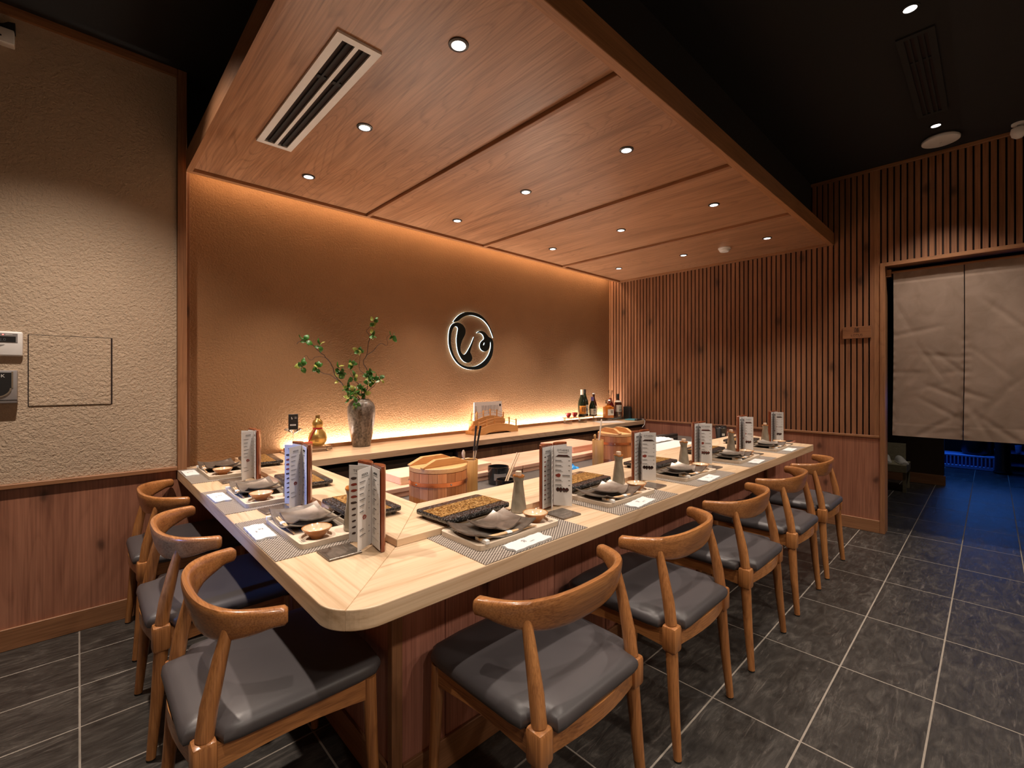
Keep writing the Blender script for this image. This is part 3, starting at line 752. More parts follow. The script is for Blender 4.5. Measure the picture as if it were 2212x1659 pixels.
# leaves on the other side of the spine are built from the spine outwards, print mirrored by turning them round
l_ = leaf(187.5+180-180, 'nigiri'); l_.rotation_euler = (0, 0, R(8)); l_.location = (-.0745, -.0125, 0)
l_ = leaf(0, 'cones', 'list'); l_.rotation_euler = (0, 0, R(37)); l_.location = (-.0605, -.0475, 0)
l_ = leaf(-56, 'others', 'list'); l_.location = (.001, -.003, 0)
# black dish with a bronze band on four feet
blk = proto('black_serving_plate', 'plate', 'black plates with a bronze band')
MB().prism(rrect(-.148, -.092, .148, .092, .014), .012, .028, .004).build('slab', M['speck'], blk, 40)
MB().box(-.143, -.052, .0275, .143, .052, .0292).build('bronze_band', M['fleck'], blk)
for sx in (-1, 1):
    for sy in (-1, 1): MB().lathe([(.007, 0), (.009, .012)], 12, (sx*.125, sy*.068)).build('foot', M['speck'], blk)
for k in range(8):
    L = k > 4; e = .02 if L else 0
    lay(mat, 'grey woven placemat', k, .2285, .1445, ZC+.0004, 0)
    lay(tray, 'pale wooden tray with sunken field', k, .225+e, .182, ZC+.0022, R(jit(.8)))
    zt = ZC+.0022
    lay(plate_l, 'large square silver plate on tray', k, .172+e, .170, zt+.0168, R(jit(3)))
    lay(plate_s, 'small curled silver plate on larger plate', k, .185+e, .174, zt+.0262, R(12+jit(5)))
    lay(sauc, 'brown dipping saucer with cream glaze', k, .350+e, .146, zt+.0092, R(jit(40)))
    lay(fl, 'grey soy flask with cork stopper', k, .372+e, .252, zt+.0167, R(jit(30)))
    lay(rest, 'white porcelain chopstick rest', k, .075+e, .104, zt+.0167, R(-3))
    lay(chp, 'banded chopsticks on white rest', k, .075+e, .104, zt+.0167+.0070, R(-4+jit(2)))
    lay(nap, 'white wet towel packet', k, .200 if not L else .168,   .0365, ZC+.0022, R(4+jit(2)) if not L else R(jit(2)))
    lay(cst, 'square stone coaster', k, .512, .158, ZC+.0004, R(jit(3)))
    lay(menu, 'standing menu with dark red covers', k, .566 if not L else .52, .256, ZC+.0004, R(jit(2)))
    lay(blk, 'black plate with bronze band', k, .205 if not L else .215, .363, ZR+.0003, R(3+jit(1.5)) if not L else R(-3+jit(1.5)))

# ------------------------------------------------------------------ lights one can see
GRID = {0: 'row above the counter edge', 1: 'middle row', 2: 'row by the plaster wall'}
BAYS = ['first canopy panel, beside the vent', 'second canopy panel', 'third canopy panel', 'fourth canopy panel, by the slatted wall']
def downlight(loc, label, grp):
    t = thing('downlight', label, 'light', loc, 0, grp)
    MB().lathe([(.0252, -.0058), (.031, -.0050), (.0350, -.0036), (.0358, 0), (.030, .0003), (.0252, -.001)], 28, loop=True).build('trim_ring', M['black_plastic'], t, 40)
    MB().lathe([(.0250, -.0044), (.0250, -.0015)], 24).build('lamp_face', M['lamp_on'], t)
    return t
d0 = None
for i, x in enumerate(SOF_X):
    for j, y in enumerate(SOF_Y):
        lb = f'recessed round downlight, {GRID[j]}, {BAYS[i]}'
        if d0 is None: d0 = downlight((x, y, 2.4148), lb, 'downlights in the timber canopy')
        else: dup(d0, None, (x, y, 2.4148), None, lb)
h0 = downlight((HALL_X[2], .26, ZT-.0005), 'bright downlight in the black ceiling before the dark vent', 'downlights in the black ceiling')
dup(h0, None, (HALL_X[3], .26, ZT-.0005), None, 'small downlight in the black ceiling between dark vent and white disc')

def vent(name, label, x0, y0, x1, y1, z, mf, along):
    t = thing(name, label, 'vent', ((x0+x1)/2, (y0+y1)/2, z))
    a, b = (x1-x0)/2, (y1-y0)/2
    w_ = a if along == 'Y' else b; L = b if along == 'Y' else a
    def bx(m, u0, v0, u1, v1, z0, z1, bv=0):   # u across, v along
        return m.box(u0, v0, z0, u1, v1, z1, bv) if along == 'Y' else m.box(v0, u0, z0, v1, u1, z1, bv)
    m = MB(); e = .028
    for u0, v0, u1, v1 in ((-w_, -L, -w_+e, L), (w_-e, -L, w_, L), (-w_+e, -L, w_-e, -L+e), (-w_+e, L-e, w_-e, L), (-.007, -L+e, .007, L-e)):
        bx(m, u0, v0, u1, v1, -.010, -.0005)
    m.build('frame', mf, t)
    m = MB(); bx(m, -w_+.002, -L+.002, w_-.002, L-.002, -.002, -.0006); m.build('duct', M['dark_gap'], t)
    for s in (-1, 1):
        c_ = s*(w_-e+.007)/2
        m = MB(); bx(m, c_-.004, -L+e, c_+.004, L-e, -.009, -.002); m.build('blade', M['rubber'], t)
        m = MB(); bx(m, c_-.016, -L*.45, c_+.016, -L*.45+.02, -.008, -.002); m.build('clip', M['rubber'], t)
    return t
vent('air_vent', 'white framed double-slot air vent in the timber canopy', .625, 1.50, .785, 2.46, 2.415, M['white_plastic'], 'Y')
vent('air_vent', 'black double-slot air vent in the black ceiling', 3.0, .19, 4.0, .336, ZT, M['rubber'], 'X')
t = thing('smoke_detector', 'small white round smoke detector on the timber canopy', 'detector', (4.17, 1.64, 2.415))
MB().lathe([(.052, -.0005), (.052, -.012), (.047, -.016)], 28).build('base', M['white_plastic'], t, 40)
MB().lathe([(.044, -.016), (.044, -.024), (.034, -.036), (.012, -.039)], 28).build('sensor_cap', M['white_plastic'], t, 40)
t = thing('wifi_router', 'white oval disc device fixed on the black ceiling near slatted wall', 'access point', (4.44, .25, ZT))
MB().lathe([(.085, -.0005), (.085, -.012)], 32).build('mount', M['grey_plastic'], t, 40)
MB().lathe([(.100, -.012), (.104, -.018), (.102, -.030), (.085, -.037), (.02, -.039)], 32).build('cover', M['white_plastic'], t, 50)
m = MB(); text(m, '≋', .03, XF((0, .0, -.0395), R(90), PI)); m.build('mark', M['ink_grey'], t)
t = thing('motion_sensor', 'white bulb-shaped sensor hanging from the ceiling above slatted wall', 'sensor', (4.575, -.125, ZT))
MB().lathe([(.035, -.0005), (.035, -.012), (.02, -.014)], 20).build('base', M['white_plastic'], t, 40)
MB().lathe([(.008, -.012), (.008, -.030)], 12).build('neck', M['grey_plastic'], t, 40)
MB().lathe([(.012, -.026), (.036, -.034), (.040, -.060), (.034, -.085), (.016, -.100), (.002, -.104)], 24).build('head', M['white_plastic'], t, 60)

# ------------------------------------------------------------------ glowing emblem on the plaster wall
def S(pts):   # emblem outline in units of its radius
    return [((x-875)/241, (503-y)/241) for x, y in pts]
def closed(pts, n=5):
    P = [Vector((x, y, 0)) for x, y in pts]; N = len(P); out = []
    for i in range(N):
        a, b, c, d = P[i-1], P[i], P[(i+1) % N], P[(i+2) % N]
        for k in range(n):
            t_ = k/n; q = .5*((2*b)+(-a+c)*t_+(2*a-5*b+4*c-d)*t_*t_+(-a+3*b-3*c+d)*t_**3); out.append((q.x, q.y))
    return out
E_ARC = S([(684, 360), (735, 304), (800, 271), (875, 263), (955, 274), (1025, 314), (1073, 372), (1100, 420), (1115, 464), (1092, 416), (1060, 366), (1008, 322), (948, 298), (875, 288), (812, 299), (762, 324), (732, 347)])
E_MAIN = S([(735, 363), (775, 376), (802, 405), (806, 436), (796, 466), (772, 505), (757, 545), (753, 580), (763, 607), (785, 622), (812, 612), (845, 568), (875, 518), (899, 468), (882, 525), (862, 575), (856, 600), (868, 620), (877, 648), (866, 673), (838, 687), (802, 683), (766, 656), (735, 606), (721, 550), (718, 492), (728, 432), (731, 408), (715, 395), (690, 400), (672, 428), (660, 470), (658, 525), (668, 582), (695, 640), (740, 690), (800, 716), (870, 721), (940, 708), (1010, 668), (1058, 618), (1083, 562), (1087, 522), (1078, 492), (1072, 530), (1055, 568), (1020, 586), (985, 578), (965, 552), (966, 522), (984, 498), (1007, 482), (1007, 462), (990, 440), (962, 430), (931, 433), (948, 419), (978, 413), (1012, 421), (1042, 443), (1064, 461), (1090, 470), (1107, 492), (1113, 535), (1105, 600), (1078, 655), (1030, 705), (960, 738), (880, 746), (800, 735), (730, 700), (678, 643), (645, 570), (637, 500), (645, 430), (668, 385), (700, 366)])
E_HOLE = S([(1013, 508), (1013, 524), (1003, 536), (996, 530), (1001, 518)])
def emblem(size, depth, polys, name, m_, parent, loc, rot):
    cu = bpy.data.curves.new(name, 'CURVE'); cu.dimensions = '2D'; cu.fill_mode = 'BOTH'; cu.extrude = depth/2
    for P in polys:
        sp = cu.splines.new('POLY'); sp.points.add(len(P)-1); sp.use_cyclic_u = True
        for q, (x, y) in zip(sp.points, P): q.co = (x*size, y*size, 0, 1)
    o = bpy.data.objects.new(name, cu); C.objects.link(o); bpy.context.view_layer.update()
    me = bpy.data.meshes.new_from_object(o.evaluated_get(bpy.context.evaluated_depsgraph_get())); me.name = name
    bpy.data.objects.remove(o); me.materials.clear(); me.materials.append(m_)
    r = bpy.data.objects.new(name, me); C.objects.link(r); r.parent = parent; r.location = loc; r.rotation_euler = rot
    return r
sg = thing('wall_emblem', 'dark round brush-stroke emblem glowing white on the plaster wall', 'sign', (2.545, YB, 1.588))
for P, nm in (([closed(E_ARC, 3)], 'arc_stroke'), ([closed(E_MAIN, 3), closed(E_HOLE, 3)], 'main_stroke')):
    emblem(.256, .008, P, nm, M['sign_black'], sg, (0, -.0200, 0), (PI/2, 0, 0))
    emblem(.256, .008, P, 'backlight', M['halo'], sg, (0, -.0115, 0), (PI/2, 0, 0))

# ------------------------------------------------------------------ on the wall beside the counter
t = thing('thermostat', 'white air conditioning controller with small screen on beige wall', 'controller', (-.25, YL, 1.41))
MB().box(-.066, -.022, -.0565, .0625, -.0008, .0575, .008, 3).build('case', M['white_plastic'], t, 40)
MB().box(-.058, -.0235, .005, .046, -.0215, .048, .001, 1).build('screen_surround', M['grey_plastic'], t)
MB().box(-.055, -.0245, .008, .040, -.0232, .034).build('screen', M['black_plastic'], t)
m = MB(); text(m, '2.0', .018, XF((-.001, -.0248, .018), 0, PI/2)); m.build('digits', plain('lcd_digits', (.10, .11, .12), .5), t)
MB().box(-.002, -.0245, .0395, .003, -.0232, .0435).build('indicator', M['red_led'], t)
MB().box(.008, -.0245, .0405, .030, -.0232, .0432).build('button', M['white_plastic'], t)
m = MB(); m.xf = XF((0, 0, 0), 0, PI/2); m.prism([(-.028, -.004), (.006, -.004), (-.011, -.014)], .0216, .0228); m.build('flap_grip', M['grey_plastic'], t)
t = thing('security_panel', 'grey metal security box with round button on beige wall', 'controller', (-.262, YL, 1.21))
MB().box(-.066, -.040, -.072, .058, -.0008, .078, .004, 2).build('case', M['grey_plastic'], t, 40)
m = MB(); m.xf = XF((0, -.0402, 0), 0, PI/2); m.prism([(-.062, .068)] + [(-.062, -.026)] + [(-.012+.052*math.cos(R(a)), -.002+.042*math.sin(R(a))) for a in range(-90, 1, 10)] + [(.040, .068)], -.0008, .0012, .0004); m.build('black_face', M['black_plastic'], t)
m = MB(); m.xf = XF((0, -.0414, 0), 0, PI/2)
m.rings([[(.053*math.cos(R(a))-.012, .044*math.sin(R(a))-.003+(.071+.003 if False else 0), z) for a in range(-90, 1, 6)] + [(.047*math.cos(R(a))-.012, .039*math.sin(R(a))-.003, z) for a in range(0, -91, -6)] for z in (-.001, .003)]).build('chrome_rim', M['chrome'], t)
MB().box(.040, -.043, -.002, .0455, -.040, .072).build('chrome_rim', M['chrome'], t)
m = MB(); m.xf = XF((-.020, -.0415, .022), 0, PI/2); m.lathe([(.020, -.001), (.019, .003)], 24, sx=1, sy=.78); m.build('button', M['chrome'], t, 40)
m = MB(); text(m, 'ALSOK', .020, XF((-.012, -.0418, .052), 0, PI/2), 1.05); m.build('lettering', M['white_plastic'], t)
MB().box(-.066, -.041, -.060, .0575, -.0395, -.0565).build('seam', M['steel_dark'], t)
t = thing('wall_speaker', 'pale wall bracket box high on the beige wall below ceiling', 'fixture', (-.245, YL, 2.83))
MB().box(-.06, -.05, -.055, .032, -.0008, .010, .004, 2).build('plate', M['white_plastic'], t, 40)
m = MB(); m.xf = XF((0, -.002, 0), 0, PI/2); m.prism([(-.06, .0105), (.034, .0105), (.034, .055), (.012, .050), (-.004, .036), (-.016, .030), (-.04, .046), (-.06, .05)], 0, .03); m.build('bracket', M['black_plastic'], t)
m = MB(); m.xf = XF((-.010, -.0502, -.03), 0, PI/2); m.lathe([(.004, -.0006), (.004, .0006)], 10); m.build('hole', M['black_plastic'], t)

# ------------------------------------------------------------------ sign, door curtain
t = thing('room_sign', 'small wooden LOTUS sign screwed on the slatted wall', 'sign', (XW-.0025, .772, 1.634))
MB().box(-.016, -.0965, -.049, 0, .0965, .049, .002, 1).build('board', wood('sign_oak', (.17, .065, .028), (.27, .115, .05), (.33, .15, .07), 'Y', 2, .5, fine=.3), t)
m = MB(); fx = XF((-.0165, 0, 0), -PI/2, PI/2)
text(m, '蓮', .043, fx @ XF((0, .0150, 0))); text(m, 'LOTUS', .025, fx @ XF((0, -.024, 0)), 1.05); m.build('lettering', plain('burnt_lettering', (.022, .010, .006), .8), t)
nr = thing('door_curtain', 'beige linen split curtain hanging in the doorway', 'curtain', (XW+.055, 0, 0))
def panel(y0, y1, seed):
    rnd = random.Random(seed); w_ = [(rnd.uniform(4, 16), rnd.uniform(3, 11), rnd.uniform(0, 6), rnd.uniform(.0006, .0028)) for _ in range(12)]
    cr = [(rnd.uniform(.05, .95), rnd.uniform(.25, .98), rnd.uniform(-1.2, 1.2), rnd.uniform(.05, .20), rnd.uniform(.002, .005)) for _ in range(16)]
    def fn(u, v):
        y, z = y0+(y1-y0)*u, 2.115-(2.115-.795)*v
        env = min(1, .12+1.3*v)
        x = sum(a*math.sin(f*y*(1+.2*math.sin(z))+g*z*.6+p) for f, g, p, a in w_)*env*1.7
        for cu_, cv_, an, ln, am in cr:
            du, dv = (u-cu_)*(y0-y1)/1.32*-1, (v-cv_); a = du*math.cos(an)+dv*math.sin(an); b = -du*math.sin(an)+dv*math.cos(an)
            if abs(a) < ln: x += am*max(0, 1-abs(b)/.022)*(1-(a/ln)**2)
        e = min(u, 1-u)
        if e < .05: x += .0022*math.sin(z*85+3*math.sin(9*z))*(1-e/.05)*env
        if v < .065: x -= .004*math.sin(PI*v/.065)+.0015*math.sin(y*70+2*math.sin(y*23))*(1-v/.065)
        if abs(v-.068) < .006: x += .003
        if v > .93: x -= .0015
        return (x, y+.006*math.sin(z*2.3)*v, z)
    return MB().sheet(fn, 90, 150, -.0012)
panel(.545, .142, 1).build('panel', M['linen'], nr, 60)
panel(.137, -.82, 5).build('panel', M['linen'], nr, 60)
MB().tube([(.003, .555, 2.105), (.003, -.85, 2.105)], .011, 12).build('rod', M['trim_y'], nr, 40)
MB().box(-.022, .556, 2.07, .03, .5895, 2.128, .002, 1).build('rod_bracket', M['canopy_trim'], nr)

# ------------------------------------------------------------------ beyond the curtain
t = thing('screen_partition', 'dark brown partition end with skirting beyond the door curtain', 'partition', (7.33, .47, 0))
MB().box(.01, -.085, .001, .12, .80, 1.9).build('board', plain('very_dark_wood', (.035, .018, .010), .6), t)
MB().box(-.012, -.10, .0005, .01, .80, .115).build('skirting', M['trim_y'], t)
st = thing('step_stool', 'low pale step stool in the dark passage beside the partition', 'stool', (6.72, .78, 0))
MB().box(-.16, -.14, .215, .20, .16, .30, .004, 1).build('tread', M['dim_wood'], st)
for sx, sy in ((-.13, -.12), (.17, -.12), (-.13, .13), (.17, .13)): MB().box(sx-.015, sy-.015, .0005, sx+.015, sy+.015, .215).build('leg', M['dim_wood'], st)
MB().box(.17, -.10, .30, .195, .14, .50).build('back_board', M['dim_wood'], st)
def shoe(label, x, y, rz):
    t = thing('shoe', label, 'shoe', (x, y, .3005), rz, 'shoes on the step stool')
    prof = [(-.13, .030, .055), (-.10, .036, .075), (-.04, .036, .078), (.02, .038, .062), (.07, .043, .045), (.105, .040, .036), (.128, .022, .028)]
    MB().rings([[(x_, hw*math.cos(a), max(0.014, .014+(h-.014)*max(0, math.sin(a)))) for a in [2*PI*k/14 for k in range(14)]] for x_, hw, h in prof]).build('upper', M['shoe'], t, 60)
    MB().prism([(x_, -hw*1.05) for x_, hw, h in prof]+[(x_, hw*1.05) for x_, hw, h in prof[::-1]], 0, .0138, .003).build('sole', M['white_plastic'], t)
    return t
s0 = shoe('pale canvas shoe on the step stool, beside the partition', 6.70, .70, R(200))
dup(s0, None, (6.72, .83, .3005), R(188), 'pale canvas shoe on the step stool, further from the partition')
t = thing('bag', 'black bag slumped on the step stool against the jamb', 'bag', (6.74, .935, .3005))
MB().rings([[(rx*math.cos(2*PI*k/16), ry*math.sin(2*PI*k/16), z) for k in range(16)] for rx, ry, z in ((.10, .035, 0), (.13, .042, .04), (.12, .04, .15), (.06, .02, .21))]).build('body', M['black_plastic'], t, 60)
MB().tube([(-.04, 0, .2), (-.03, 0, .28), (.03, 0, .28), (.04, 0, .2)], .006, 8).build('handle', M['black_plastic'], t, 60)
t = thing('bottle_crate', 'blue-lit ribbed plastic crate on floor beyond the door', 'crate', (9.06, .32, 0))
MB().box(-.16, -.40, .0005, .16, .19, .05, .006, 1).build('base', M['blue_lit'], t)
for k in range(15): MB().box(-.162, -.385+.038*k, .05, -.145, -.370+.038*k, .17).build('rib', M['blue_lit'], t)
MB().box(-.14, -.39, .05, .15, .18, .165).build('bin', plain('deep_blue_bin', (.02, .05, .25), .4), t)
MB().box(-.16, -.40, .17, .16, .19, .195, .005, 1).build('lip', M['blue_lit'], t)
t = thing('bar_stool', 'black column leg standing before the blue-lit crate', 'stool', (8.8, -.10, 0))
MB().lathe([(.085, .0005), (.09, .02), (.075, .05), (.07, .70)], 24).build('column', M['black_plastic'], t, 40)
MB().lathe([(.2, .70), (.21, .72), (.21, .76), (.19, .78)], 28).build('seat', M['black_plastic'], t, 40)
t = thing('dark_tub', 'black round tub sitting on the blue-lit crate', 'tub', (9.05, .16, .1955))
MB().lathe([(.115, 0), (.14, .05), (.15, .30)], 28).build('body', M['black_plastic'], t, 40); MB().lathe([(.155, .295), (.155, .315)], 28).build('rim', M['black_plastic'], t)
t = thing('glass_rack', 'low blue-lit shelf rack with glasses beyond the curtain', 'rack', (9.42, -.45, 0))
for z in (.05, .22, .40): MB().box(-.15, -.45, z, .15, .45, z+.02).build('shelf', M['blue_lit'], t)
for sx in (-.14, .14):
    for sy in (-.44, .44): MB().box(sx-.012, sy-.012, .0005, sx+.012, sy+.012, .62).build('post', M['steel_dark'], t)
MB().box(.12, -.44, .60, .13, .44, .61).build('led_strip', M['blue_on'], t)
g0 = None
for k, lb in enumerate(('tumbler on the blue-lit rack, beside the black column', 'middle one of three tumblers on the blue-lit rack', 'tumbler on the blue-lit rack, furthest from the black column')):
    if g0 is None:
        g0 = thing('tumbler', lb, 'glass', (9.28, -.13, .2405), 0, 'tumblers on the blue-lit rack')
        MB().lathe([(.026, 0), (.034, .10), (.032, .10), (.024, .006)], 16).build('cup', M['blue_lit'], g0, 50)
    else: dup(g0, None, (9.28, -.13-.12*k, .2405), None, lb)

# ------------------------------------------------------------------ kitchen side: tubs, boards, cups
def tub(label, loc):
    t = thing('rice_tub', label, 'tub', loc, 0, 'cedar rice tubs'); r, h = .130, .19; ns = 20; sv = None
    a = 2*PI/ns; g_ = .012*a
    pts = [(r*math.cos(q), r*math.sin(q)) for q in (g_, a/2, a-g_)] + [((r-.014)*math.cos(q), (r-.014)*math.sin(q)) for q in (a-g_, a/2, g_)]
    for k in range(ns):
        if sv is None: o = sv = MB().prism(pts, .002, h).build('stave', M['cedar'], t)
        else: o = sv.copy(); C.objects.link(o); o.parent = t
        o.rotation_euler = (0, 0, a*k)
    MB().lathe([(r-.013, .004), (r-.013, .016)], 32).build('bottom', M['cedar_x'], t)
    for z in (.022, .142):
        hp = MB().lathe([(r+.0004, z-.009), (r+.0022, z-.009), (r+.0022, z+.009), (r+.0004, z+.009)], 48, loop=True).build('hoop', M['copper'], t, 40)
        m = MB()
        for q in (-100, 20, 140, 190):
            m.xf = XF(((r+.0022)*math.cos(R(q)), (r+.0022)*math.sin(R(q)), z), R(q), 0, PI/2); m.lathe([(.0042, -.001), (.0040, .002), (.002, .0035)], 10)
        m.xf = None; m.build('rivet', M['chrome'], hp, 50, 'stuff')
    lid = MB().lathe([(r-.004, h+.0003), (r+.0005, h+.003), (r+.0005, h+.020), (r-.002, h+.022)], 48).build('lid', M['cedar_x'], t, 30)
    for yy in (-.052, .052):
        L = math.sqrt(r*r-yy*yy)+.003
        m = MB(); m.xf = XF((0, yy+.011, h+.0222), 0, PI/2); m.prism([(-L, 0), (L, 0), (L, .005), (L*.45, .032), (-L*.45, .032), (-L, .005)], 0, .022, .001, 1); m.build('lid_bar', M['orangewood'], lid)
    return t
t1 = tub('large cedar rice tub with copper hoop and lid beside the counter corner', (1.187, 1.735, .6505))
dup(t1, None, (2.83, 1.88, .6505), R(70), 'cedar rice tub half hidden behind a menu, before the white board')
brd = thing('long_cutting_board', 'long pink-toned wooden cutting board laid over the grey worktop', 'board', (0, 0, .6505))
for x0, x1 in ((.99, 2.046), (2.05, 3.10)):
    MB().box(x0, 2.052, .0265, x1, 2.425, .0495, .002, 1).build('upper_board', M['hinoki'], brd); MB().box(x0+.004, 2.058, 0, x1-.004, 2.42, .024, .001, 1).build('lower_board', M['hinoki'], brd)
o = MB().box(-.31, -.115, 0, .31, .115, .040, .002, 1).build('thick_cutting_board', M['hinoki2']); o.location = (1.515, 2.215, .7005); tag(o, 'thick cream cutting board behind the large cedar tub', 'board')
o = MB().box(-.185, -.165, 0, .185, .165, .044, .002, 1).build('thick_cutting_board', M['hinoki']); o.location = (2.83, 2.292, .7005); tag(o, 'thick square cutting board behind the second bamboo cup', 'board')
def bamboo_cup(label, loc):
    t = thing('bamboo_cup', label, 'cup', loc, 0, 'bamboo utensil cups')
    MB().lathe([(.030, .012), (.0365, 0), (.0355, .10), (.0365, .204), (.0345, .206), (.030, .204)], 28, loop=True).build('tube', M['bamboo'], t, 50); MB().lathe([(.031, .010), (.031, .016)], 20).build('base', M['bamboo'], t)
    return t
bc = bamboo_cup('bamboo cup holding black-handled chopsticks beside the large tub', (1.388, 1.755, .6505))
dup(bc, None, (2.435, 1.755, .6505), R(50), 'bamboo cup holding a wooden paddle, middle of the counter')
t = thing('serving_chopsticks', 'long chopsticks with black handles and steel ends in bamboo cup', 'chopsticks', (1.388, 1.755, .6675))
for a, b in (((-.004, .000, 0), (.018, -.022, .352)), ((-.006, .013, 0), (.048, -.020, .350))):
    A, B = Vector(a), Vector(b)
    MB().tube([A, A.lerp(B, .66)], [.0018, .0034], 8).build('steel_end', M['chrome'], t, 50); MB().tube([A.lerp(B, .655), B], [.0046, .0052], 8).build('handle', M['black_plastic'], t, 50)
t = thing('spoon', 'small pale spoon standing in bamboo cup beside black chopsticks', 'spoon', (1.365, 1.765, .6675))
MB().tube([(0, 0, 0), (-.004, .003, .19), (-.008, .004, .205), (-.009, .004, .222), (-.009, .004, .236)], [.003, .0035, .009, .0105, .004], 12, .5).build('spoon', M['tray_wood'], t, 60)
t = thing('paddle', 'long wooden paddle standing in second bamboo cup', 'utensil', (2.435, 1.755, .6675))
MB().tube([(-.016, .004, 0), (.003, 0, .14), (.030, -.007, .315), (.031, -.007, .32)], [.004, .0055, .006, .003], 10, .8).build('stick', M['tray_wood'], t, 60)
t = thing('wooden_spoon', 'short round wooden spoon in second bamboo cup', 'spoon', (2.425, 1.765, .6675))
MB().tube([(0, 0, 0), (-.004, 0, .18), (-.008, 0, .205), (-.010, 0, .218), (-.010, 0, .224)], [.004, .005, .010, .011, .005], 12, .6).build('spoon', M['bamboo'], t, 60)
def black_cup(label, loc, r, h, lab):
    t = thing('black_cup', label, 'cup', loc, 0, 'black glazed cups')
    MB().lathe([(r*.90, .004), (r*.94, 0), (r, h*.3), (r, h), (r*.93, h), (r*.90, h*.3)], 32, loop=True).build('wall', M['black_glaze'], t, 40); MB().lathe([(r*.91, .003), (r*.91, .008)], 24).build('base', M['black_glaze'], t)
    m = MB(); rr_ = r+.0008
    for k in range(8): a0, a1 = R(205+lab+9*k), R(205+lab+9*(k+1)); m.add([(rr_*math.cos(a0), rr_*math.sin(a0), h*.28), (rr_*math.cos(a1), rr_*math.sin(a1), h*.28), (rr_*math.cos(a1), rr_*math.sin(a1), h*.66), (rr_*math.cos(a0), rr_*math.sin(a0), h*.66)], [(0, 1, 2, 3)])
    m.build('pale_band', M['grey_plastic'], t, 60)
    return t
black_cup('tall black glazed pot on the grey worktop behind a smaller one', (1.745, 1.95, .6505), .060, .098, 0)
black_cup('small black cup with speckled band, two flat sticks in it', (1.545, 1.675, .6505), .046, .098, -20)
for k, (dx, lb) in enumerate(((0, 'flat pale tongs leaning in the small black cup, towards the tub'), (.035, 'flat pale tongs leaning in the small black cup, towards the menu'))):
    t = thing('tongs', lb, 'utensil', (1.545, 1.682-dx*.4, .667), 0, 'tongs in the small black cup')
    MB().tube([(-.030, -.004, 0), (.026, .006, .088), (.118, .028, .195)], [.004, .005, .006], 8, .4).build('arm', M['hinoki2'], t, 50)
t = thing('blue_lobed_object', 'glossy blue two-lobed object lying on the grey worktop', 'bottle', (2.225, 1.80, .6505))  # blue two-lobed object of unknown kind
MB().ball((0, 0, .032), .032).ball((.028, -.012, .026), .026).build('body', M['blue'], t, 60)
MB().lathe([(.010, .060), (.010, .068)], 12).build('cap', M['blue'], t)
o = MB().box(-.03, -.03, 0, .03, .03, .022, .008, 3).build('scouring_pad', M['green'], None, 60); o.location = (2.31, 1.80, .6508); tag(o, 'pale green scouring pad beside the blue object', 'pad')
wbd = MB().box(-.33, -.30, 0, .36, .30, .045, .004, 2).build('white_board', M['white_plastic']); wbd.location = (3.55, 1.92, .6505); tag(wbd, 'bright white cutting board on the worktop behind the long counter', 'board')
def lumpy(x, y): return .5+.5*math.sin(19*x+2)*math.cos(23*y)
o = MB().sheet(lambda u, v: ((u-.5)*.30, (v-.5)*.14, .012+.016*math.sin(PI*min(1, max(0, v)))**.4*math.sin(PI*u)**.3+.006*lumpy(u, v)), 24, 14, .011).build('folded_towel', M['cloth'], None, 60)
o.location = (3.72, 2.04, .6960); tag(o, 'folded white towel on the white cutting board', 'towel')
t = thing('knife_case', 'black flat knife case lying at the end of the white board', 'case', (4.10, 2.15, .6505))
MB().box(-.14, -.03, 0, .16, .03, .06, .003, 1).build('body', M['black_plastic'], t); MB().box(-.13, -.032, .028, .15, -.03, .036).build('stripe', M['steel'], t)
t = thing('takeaway_cup', 'black takeaway cup with lid and white sticker behind the ledge', 'cup', (4.07, 1.63, .6505))
MB().lathe([(.032, 0), (.047, .165)], 28).build('body', M['black_plastic'], t, 40); MB().lathe([(.050, .1652), (.051, .172), (.046, .178), (.044, .190), (.040, .191)], 28).build('lid', M['black_glaze'], t, 40)
m = MB(); m.xf = XF((-.030, -.0325, .115), R(-43), PI/2); m.box(-.012, -.010, -.002, .012, .010, .0012); m.build('sticker', M['white_label'], t)

# ------------------------------------------------------------------ things on the back shelf
t = thing('gourd_bottle', 'gold gourd-shaped bottle with red cord beside the vase', 'bottle', (1.140, 3.055, .8105))
MB().lathe([(.026, 0), (.040, .006), (.055, .030), (.058, .052), (.050, .080), (.032, .104), (.0265, .114), (.032, .128), (.034, .146), (.028, .164), (.016, .174), (.013, .180)], 36).build('body', M['gold'], t, 60)
MB().lathe([(.0135, .1805), (.0135, .198), (.012, .199)], 20).build('cap', M['gold_dark'], t, 40)
MB().lathe([(.028, .107), (.031, .111), (.031, .116), (.028, .120)], 32, loop=True).build('cord', M['red'], t, 60)
MB().tube([(-.022, -.022, .113), (-.045, -.030, .085), (-.060, -.030, .048), (-.066, -.026, .034)], [.003, .003, .003, .005], 8).build('tassel', M['red'], t, 60)
m = MB(); fxx = XF((-.026, -.0525, .052), R(-26), PI/2)
for k in range(5): m.xf = fxx @ XF((.0, .018-.009*k, 0)); m.box(-.012+.003*(k % 2), -.0015, -.001, .012, .0015, .0012)
m.build('embossing', M['gold_dark'], t)
o = MB().box(-.066, -.05, 0, .066, .05, .034, .004, 2).build('glass_plinth', M['glass']); o.location = (1.150, 3.05, ZS+.0005); tag(o, 'thick clear glass plinth under the gold gourd bottle', 'plinth')
t = thing('stemmed_glass', 'clear stemmed glass dish holding a black card box', 'glass', (1.003, 3.10, ZS+.0005))
MB().lathe([(.031, 0), (.031, .002), (.006, .006), (.0028, .020), (.0026, .115), (.006, .122), (.052, .146), (.055, .152), (.052, .152), (.004, .128)], 32).build('glass', M['glass'], t, 50)
